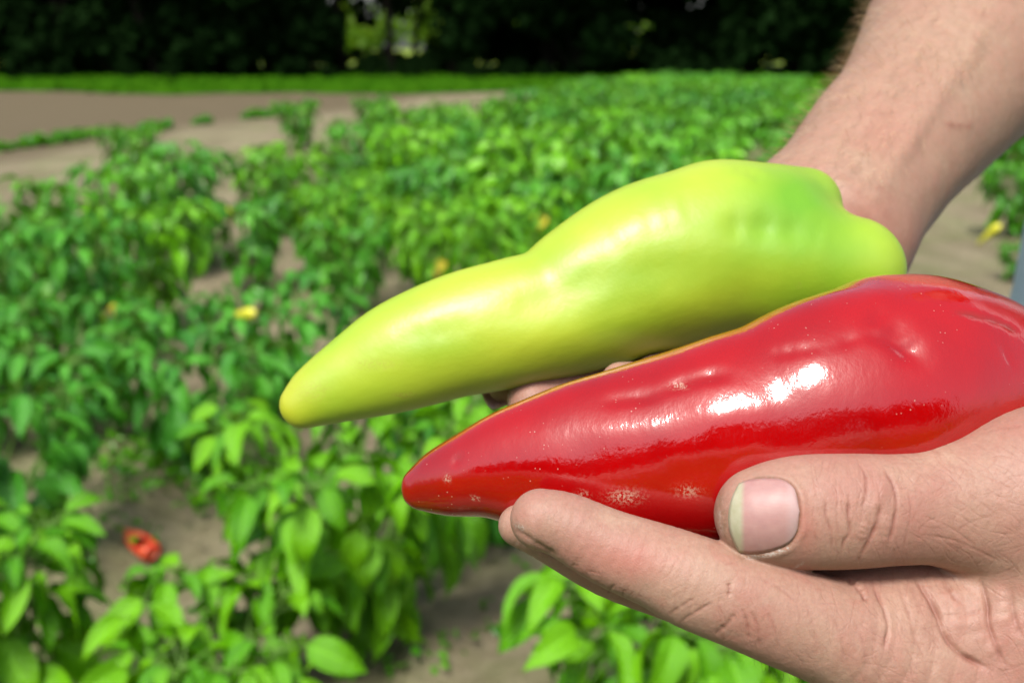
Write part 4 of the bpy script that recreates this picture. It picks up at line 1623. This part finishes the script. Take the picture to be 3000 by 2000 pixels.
flush2 = 0.35 * np.exp(-(((X2[:, 0] - 1985) / 80) ** 2 + ((X2[:, 1] - 500) / 60) ** 2)) + 0.25 * np.exp(-(((X2[:, 0] - 2030) / 60) ** 2 + ((X2[:, 1] - 300) / 60) ** 2))
arm2 = np.clip((560 - X2[:, 1]) / 200, 0, 1)

# head, neck; the trunk and legs are dressed
HX, HY, HZ = 0.445, 0.58, 1.665
head_parts = [Ball(0, 0, 0, 0.098, world=(HX, HY, HZ + 0.03)), Ball(0, 0, 0, 0.088, world=(HX + 0.03, HY, HZ + 0.035)), Ball(0, 0, 0, 0.062, world=(HX - 0.045, HY, HZ - 0.055)), Ball(0, 0, 0, 0.038, world=(HX - 0.072, HY, HZ - 0.088))]
NOSE = Chain([(HX - 0.094, HY, HZ + 0.03, 0.009), (HX - 0.108, HY, HZ + 0.0, 0.011), (HX - 0.118, HY, HZ - 0.018, 0.013)], world=True)
NECK = Chain([(HX + 0.01, HY, HZ - 0.05, 0.062), (HX + 0.012, HY, HZ - 0.13, 0.06), (HX + 0.015, HY, HZ - 0.20, 0.075)], world=True)
EARS = [Ball(0, 0, 0, 0.024, world=(HX + 0.01, HY + s * 0.094, HZ)) for s in (-1, 1)]
BROW = Chain([(HX - 0.083, HY - 0.04, HZ + 0.035, 0.012), (HX - 0.092, HY, HZ + 0.036, 0.012), (HX - 0.083, HY + 0.04, HZ + 0.035, 0.012)], world=True)
LIPS = Chain([(HX - 0.094, HY - 0.022, HZ - 0.058, 0.006), (HX - 0.104, HY, HZ - 0.056, 0.008), (HX - 0.094, HY + 0.022, HZ - 0.058, 0.006)], world=True)


def head_sdf(P):
    d = head_parts[0](P)
    for h in head_parts[1:]:
        d = smin(d, h(P), 0.03)
    d = smin(d, NECK(P), 0.02)
    d = smin(d, NOSE(P), 0.010)
    d = smin(d, BROW(P), 0.008)
    d = smin(d, LIPS(P), 0.006)
    for e in EARS:
        d = smin(d, e(P), 0.006)
    for s in (-1, 1):
        e = Ball(0, 0, 0, 0.015, world=(HX - 0.094, HY + s * 0.032, HZ + 0.016))(P)
        d = -smin(-d, e, 0.008)
    return d


c0 = w2cam(np.array([HX, HY, HZ - 0.06]))
V3, F3, N3 = surface(head_sdf, c0 - 0.22, c0 + 0.22, 0.0045)

# join arms, hands, neck and head into the one body
Vb = np.concatenate([V1, V1b, V2, V3])
Fb, k = [], 0
for v_, f_ in ((V1, F1), (V1b, F1b), (V2, F2), (V3, F3)):
    Fb.append(f_ + k)
    k += len(v_)
Fb = np.concatenate(Fb)
FEET = np.array([0.545, 0.58, 0.0])
body_me = mesh_from('person', cam2w(Vb) - FEET, [Fb])
body_me.materials.append(M_SKIN)
z = np.zeros
attr(body_me, 'red', np.concatenate([red1, z(len(V1b)), T2, z(len(V3))]))
attr(body_me, 'flush', np.concatenate([flush1, z(len(V1b)), flush2, z(len(V3))]))
attr(body_me, 'flake', np.concatenate([flake1, z(len(V1b)), z(len(V2)), z(len(V3))]))
attr(body_me, 'dirt', np.concatenate([dirt1, z(len(V1b)), z(len(V2)), z(len(V3))]))
attr(body_me, 'arm', np.concatenate([arm1, np.ones(len(V1b)), arm2, z(len(V3))]))
person = link('person', body_me)
person.location = FEET
tag(person, 'person in a pale blue shirt holding out two long peppers, bare forearms in view', 'person')


def part(name, V, F, mat, world=False):
    Vw = (np.asarray(V) if world else cam2w(V)) - FEET
    return link(name, mesh_from(name, Vw, F if isinstance(F, list) else [F]), person, mat)


# nails
def nail_material():
    t = NT('nail')
    u = t.at('nu')
    n1 = t.ramp(t.noise(500, 2), [(0.3, 0.0), (0.7, 1.0)])
    bed = t.mix(n1, (0.38, 0.200, 0.185), (0.42, 0.235, 0.21))
    free = t.mix(n1, (0.36, 0.34, 0.215), (0.42, 0.40, 0.28))
    c = t.mix(t.ramp(u, [(0.16, 0.0), (0.23, 1.0)]), free, bed)
    c = t.mix(t.ramp(u, [(0.78, 0.0), (0.88, 0.38)]), c, (0.46, 0.36, 0.345))
    st = t.n('ShaderNodeTexWave', bands_direction='Z')
    st.inputs['Scale'].default_value = 500
    st.inputs['Distortion'].default_value = 2
    t.l(t.obj(), st.inputs['Vector'])
    t.set(Base_Color=c, Roughness=0.48, Normal=t.bump(st.outputs['Fac'], 0.00001, 0.4))
    t.b.inputs['Subsurface Weight'].default_value = 0.2
    t.b.inputs['Subsurface Radius'].default_value = (1.0, 0.4, 0.3)
    t.b.inputs['Subsurface Scale'].default_value = 0.001
    return t.m


M_NAIL = nail_material()


def thumb_nail_px(u, v):
    # u: 0 free edge .. 1 root; v: -1 top .. 1 bottom
    top = catmull([(372, 258), (440, 236), (560, 226), (660, 238), (735, 300), (766, 440)], 6)
    bot = catmull([(372, 712), (470, 716), (580, 698), (690, 652), (748, 570), (766, 440)], 6)
    i = u * (len(top) - 1)
    a = int(min(i, len(top) - 2))
    f = i - a
    T_ = top[a] * (1 - f) + top[a + 1] * f
    B_ = bot[a] * (1 - f) + bot[a + 1] * f
    p = T_ + (B_ - T_) * (v + 1) / 2
    bulge = -64 * (1 - v * v) * (1 - u) ** 3
    return crop(p[0] + bulge, p[1])


Vn, Fn, un, vn = nailgeom(near_hand, thumb_nail_px, 26, 22, 0.19)
nl = part('fingernail', Vn, Fn, M_NAIL)
_pn = np.array([thumb_nail_px(u, v)[0] for u, v in zip(un, vn)])
attr(nl.data, 'nu', ((_pn - 1568) / 0.35 - 310) / 456)
nl['label'] = 'broad thumbnail with a long pale free edge'


def simple_nail(f, c, ax, n, L, wd):
    """plate on a fingertip: c on the surface, ax towards the tip, n outwards (camera space)"""
    c, ax, n = np.array(c, float), np.array(ax, float), np.array(n, float)
    ax /= np.linalg.norm(ax)
    n = n - (n @ ax) * ax
    n /= np.linalg.norm(n)
    s = np.cross(ax, n)
    nu, nv = 12, 11
    us, vs = np.linspace(0, 1, nu), np.linspace(-1, 1, nv)
    Uu, Vv = np.meshgrid(us, vs, indexing='ij')
    hw = wd / 2 * np.clip(1.02 - (Uu - 0.1) ** 6 * 0.7, 0.2, 1)
    th = Vv * 1.15
    rad = wd / 2 / math.sin(1.15)
    P = c + ((0.5 - Uu) * L)[..., None] * ax + (np.sin(th) * rad * hw / (wd / 2))[..., None] * s + ((np.cos(th) - 1) * rad)[..., None] * n
    P = P.reshape(-1, 3)
    V = np.concatenate([P + n * 0.0004, P - n * 0.0005])
    k = nu * nv
    i, j = np.meshgrid(np.arange(nu - 1), np.arange(nv - 1), indexing='ij')
    q = (i * nv + j).ravel()
    edge = [(0, j) for j in range(nv)] + [(i, nv - 1) for i in range(1, nu)] + [(nu - 1, j) for j in range(nv - 2, -1, -1)] + [(i, 0) for i in range(nu - 2, 0, -1)]
    e = np.array([a * nv + b for a, b in edge])
    e2 = np.roll(e, -1)
    o = part('fingernail', V, [np.stack([q, q + nv, q + nv + 1, q + 1], 1), np.stack([q, q + 1, q + nv + 1, q + nv], 1) + k, np.stack([e, e2, e2 + k, e + k], 1)], M_NAIL)
    attr(o.data, 'nu', np.concatenate([0.3 + 0.5 * Uu.ravel()] * 2))
    return o


def tip_nail(ch, outward, L=0.0125, wd=0.011, shift=0.15, rev=False):
    q = ch.q if not rev else ch.q[::-1]
    a, b = q[0], q[min(4, len(q) - 1)]
    ax = (a - b)[:3]
    ax = ax / np.linalg.norm(ax)
    n = np.array(outward, float)
    n = n - (n @ ax) * ax
    n /= np.linalg.norm(n)
    c = a[:3] + n * a[3] * 0.93 + ax * a[3] * shift
    simple_nail(None, c, ax, n, L, wd)


tip_nail(INDEX, (-0.3, -0.62, 0.82), 0.0115, 0.0095, -0.45)
tip_nail(MIDDLE, (-0.2, -0.50, 0.9), 0.0095, 0.0075, -0.55)
tip_nail(RING, (-0.2, -0.8, 0.6), 0.012, 0.010, 0.2)
tip_nail(LITTLE, (-0.2, -0.8, 0.6), 0.010, 0.008, 0.2)
tip_nail(THENAR, (0, 0.3, 1), 0.012, 0.011, 0.2, True)
tip_nail(F_INDEX, (0, -0.6, 0.7), 0.011, 0.010, 0.2, True)
tip_nail(F_MID, (0, -0.8, 0.5), 0.012, 0.010, 0.2, True)
tip_nail(F_RING, (0, -0.8, 0.5), 0.012, 0.010, 0.2, True)
tip_nail(F_LIT, (-0.4, -0.2, -0.9), 0.010, 0.0085, 0.5, True)


# hair on the far forearm and a wisp on the near hand
def strands(V, N, pick, n, length, width, flow, r):
    idx = r.choice(np.where(pick)[0], n)
    P0 = V[idx]
    n_ = N[idx]
    fl = np.array(flow) + r.normal(size=(n, 3)) * 0.5
    fl = fl - (fl * n_).sum(1)[:, None] * n_
    fl /= np.linalg.norm(fl, axis=1)[:, None]
    L = length * r.uniform(0.5, 1.3, n)[:, None]
    P1 = P0 + n_ * L * 0.45 + fl * L * 0.35
    P2 = P0 + n_ * L * 0.62 + fl * L * 0.9
    s = np.cross(fl, n_)
    w0 = width
    Vv = np.stack([P0 - s * w0, P0 + s * w0, P1 + s * w0 * .8, P1 - s * w0 * .8, P2 + n_ * 0], 1)
    o = (np.arange(n) * 5)[:, None]
    return Vv.reshape(-1, 3), [o + np.array([0, 1, 2, 3]), o + np.array([3, 2, 4])]


M_HAIR = plain('arm_hair', (0.58, 0.44, 0.25), 0.5, 0.2, 50)
r_ = np.random.default_rng(77)
flow = (vp(1900, 500, .36) - vp(2250, 70, .42))
flow = flow / np.linalg.norm(flow) + np.array([-0.5, -0.1, 0.1])
hv, hf = strands(V2, N2, (X2[:, 1] < 430) & (X2[:, 1] > -200) & (N2 @ np.array([-0.80, 0.5, 0]) > -0.1) & (X2[:, 0] > 1500), 3800, 0.0095, 0.00005, flow, r_)
o = part('arm_hair', hv, hf, M_HAIR)
o['kind'] = 'stuff'
M_HAIRD = plain('hand_hair', (0.09, 0.06, 0.035), 0.5, 0.2, 50)
sel = (X1[:, 0] > 1730) & (X1[:, 0] < 1990) & (N1[:, 1] < -0.75) & (X1[:, 1] > 1480) & (N1[:, 2] < 0.35)
hv, hf = strands(V1, N1, sel, 60, 0.006, 0.000035, (0.9, -0.25, -0.2), r_)
o = part('hand_hair', hv, hf, M_HAIRD)
o['kind'] = 'stuff'

# clothing: shirt with short sleeves, jeans, shoes, hair
M_SHIRT = NT('shirt_cloth')
wv_ = M_SHIRT.noise(260, 3)
M_SHIRT.set(Base_Color=M_SHIRT.mix(M_SHIRT.ramp(M_SHIRT.noise(9, 4), [(.3, 0.), (.7, 1.)]), (0.44, 0.53, 0.60), (0.52, 0.60, 0.66)), Roughness=0.9, Normal=M_SHIRT.bump(wv_, 0.001, 0.4))
M_SHIRT = M_SHIRT.m
M_JEANS = plain('denim', (0.06, 0.09, 0.17), 0.85, 0.25, 60)
M_SHOE = plain('shoe_leather', (0.08, 0.05, 0.03), 0.6)
M_HEADHAIR = plain('head_hair', (0.10, 0.06, 0.03), 0.6, 0.3, 90)

TORSO = Chain([(0.465, 0.58, 1.45, 0.105), (0.48, 0.58, 1.32, 0.125), (0.50, 0.58, 1.16, 0.125), (0.505, 0.585, 1.06, 0.128), (0.50, 0.585, 0.97, 0.128)], world=True)
TOR_R = Chain([(0.455, 0.72, 1.44, 0.085), (0.49, 0.68, 1.27, 0.10), (0.53, 0.665, 1.08, 0.10), (0.51, 0.665, 0.97, 0.11)], world=True)
TOR_L = Chain([(0.475, 0.44, 1.43, 0.080), (0.50, 0.48, 1.27, 0.095), (0.54, 0.495, 1.08, 0.095), (0.535, 0.495, 0.97, 0.10)], world=True)
SLR = Chain([tuple(cam2w(vp(2560, -365, .492))) + (0.066,), (0.37, 0.67, 1.43, 0.069), (0.445, 0.74, 1.475, 0.080)], world=True)
SLL = Chain([(0.395, 0.265, 1.22, 0.060), (0.42, 0.32, 1.33, 0.064), (0.465, 0.41, 1.455, 0.076)], world=True)
BELLY = Chain([(2735, 420, .70, 320), (2715, 520, .70, 330), (2655, 840, .70, 350), (2660, 1000, .72, 330)])
COLR = Chain([(HX + 0.012, HY, 1.51, 0.066), (HX + 0.012, HY, 1.45, 0.085)], world=True)


def shirt_sdf(P):
    d = smin(TORSO(P), TOR_R(P), 0.05)
    d = smin(d, TOR_L(P), 0.05)
    d = smin(d, BELLY(P), 0.03)
    d = smin(d, SLR(P), 0.03)
    d = smin(d, SLL(P), 0.03)
    return smin(d, COLR(P), 0.03)


lo, hi = bounds([TORSO, TOR_R, TOR_L, SLR, SLL, COLR, BELLY], 0.02)
Vs_, Fs_, Ns_ = surface(shirt_sdf, lo, hi, 0.010)
Vs_ = Vs_ + Ns_ * wob_noise(Vs_, 0.003, (18, 35, 60), 41)[:, None]
part('shirt', Vs_, Fs_, M_SHIRT)
LEGR = Chain([(0.545, 0.665, 0.93, 0.115), (0.555, 0.67, 0.7, 0.095), (0.56, 0.67, 0.5, 0.075), (0.565, 0.675, 0.25, 0.065), (0.565, 0.675, 0.06, 0.062)], world=True)
LEGL = Chain([(0.55, 0.495, 0.93, 0.115), (0.56, 0.49, 0.7, 0.095), (0.56, 0.485, 0.5, 0.075), (0.57, 0.48, 0.25, 0.065), (0.57, 0.48, 0.06, 0.062)], world=True)
lo, hi = bounds([LEGR, LEGL], 0.02)
Vj, Fj, Nj = surface(lambda P: smin(LEGR(P), LEGL(P), 0.03), lo, hi, 0.014)
Vj = Vj + Nj * wob_noise(Vj, 0.002, (20, 45), 43)[:, None]
part('jeans', Vj, Fj, M_JEANS)
for sy in (0.675, 0.48):
    sh = Chain([(0.60, sy, 0.045, 0.045), (0.54, sy, 0.045, 0.046), (0.46, sy, 0.036, 0.038), (0.41, sy, 0.03, 0.03)], world=True)
    lo, hi = bounds([sh], 0.01)
    a, b, c = surface(sh, lo, hi, 0.008)
    part('shoe', a, b, M_SHOE)
HAIRC = [Ball(0, 0, 0, 0.108, world=(HX + 0.022, HY, HZ + 0.045)), Ball(0, 0, 0, 0.09, world=(HX + 0.045, HY, HZ + 0.0))]


def hair_sdf(P):
    d = smin(HAIRC[0](P), HAIRC[1](P), 0.03)
    Q = cam2w(P.astype(np.float64))
    cut = (HX - 0.055 - Q[:, 0]) * 0.8 + (HZ + 0.05 - Q[:, 2]) * 0.3
    return np.maximum(d, cut).astype(P.dtype)


a, b, c = surface(hair_sdf, c0 - 0.24, c0 + 0.26, 0.007)
part('hair', a, b, M_HEADHAIR)
ev, ef = [], []
for s in (-1, 1):
    th, ph = np.meshgrid(np.linspace(0.05, math.pi - 0.05, 10), np.arange(14) / 14 * 2 * math.pi, indexing='ij')
    e = np.stack([np.sin(th) * np.cos(ph), np.sin(th) * np.sin(ph), np.cos(th)], -1).reshape(-1, 3) * 0.0115 + [HX - 0.080, HY + s * 0.032, HZ + 0.016]
    i, j = np.meshgrid(np.arange(9), np.arange(14), indexing='ij')
    f = np.stack([i * 14 + j, (i + 1) * 14 + j, (i + 1) * 14 + (j + 1) % 14, i * 14 + (j + 1) % 14], -1).reshape(-1, 4)
    part('eye', e, f, plain('eye_white', (0.75, 0.72, 0.68), 0.2, 0.02), True)
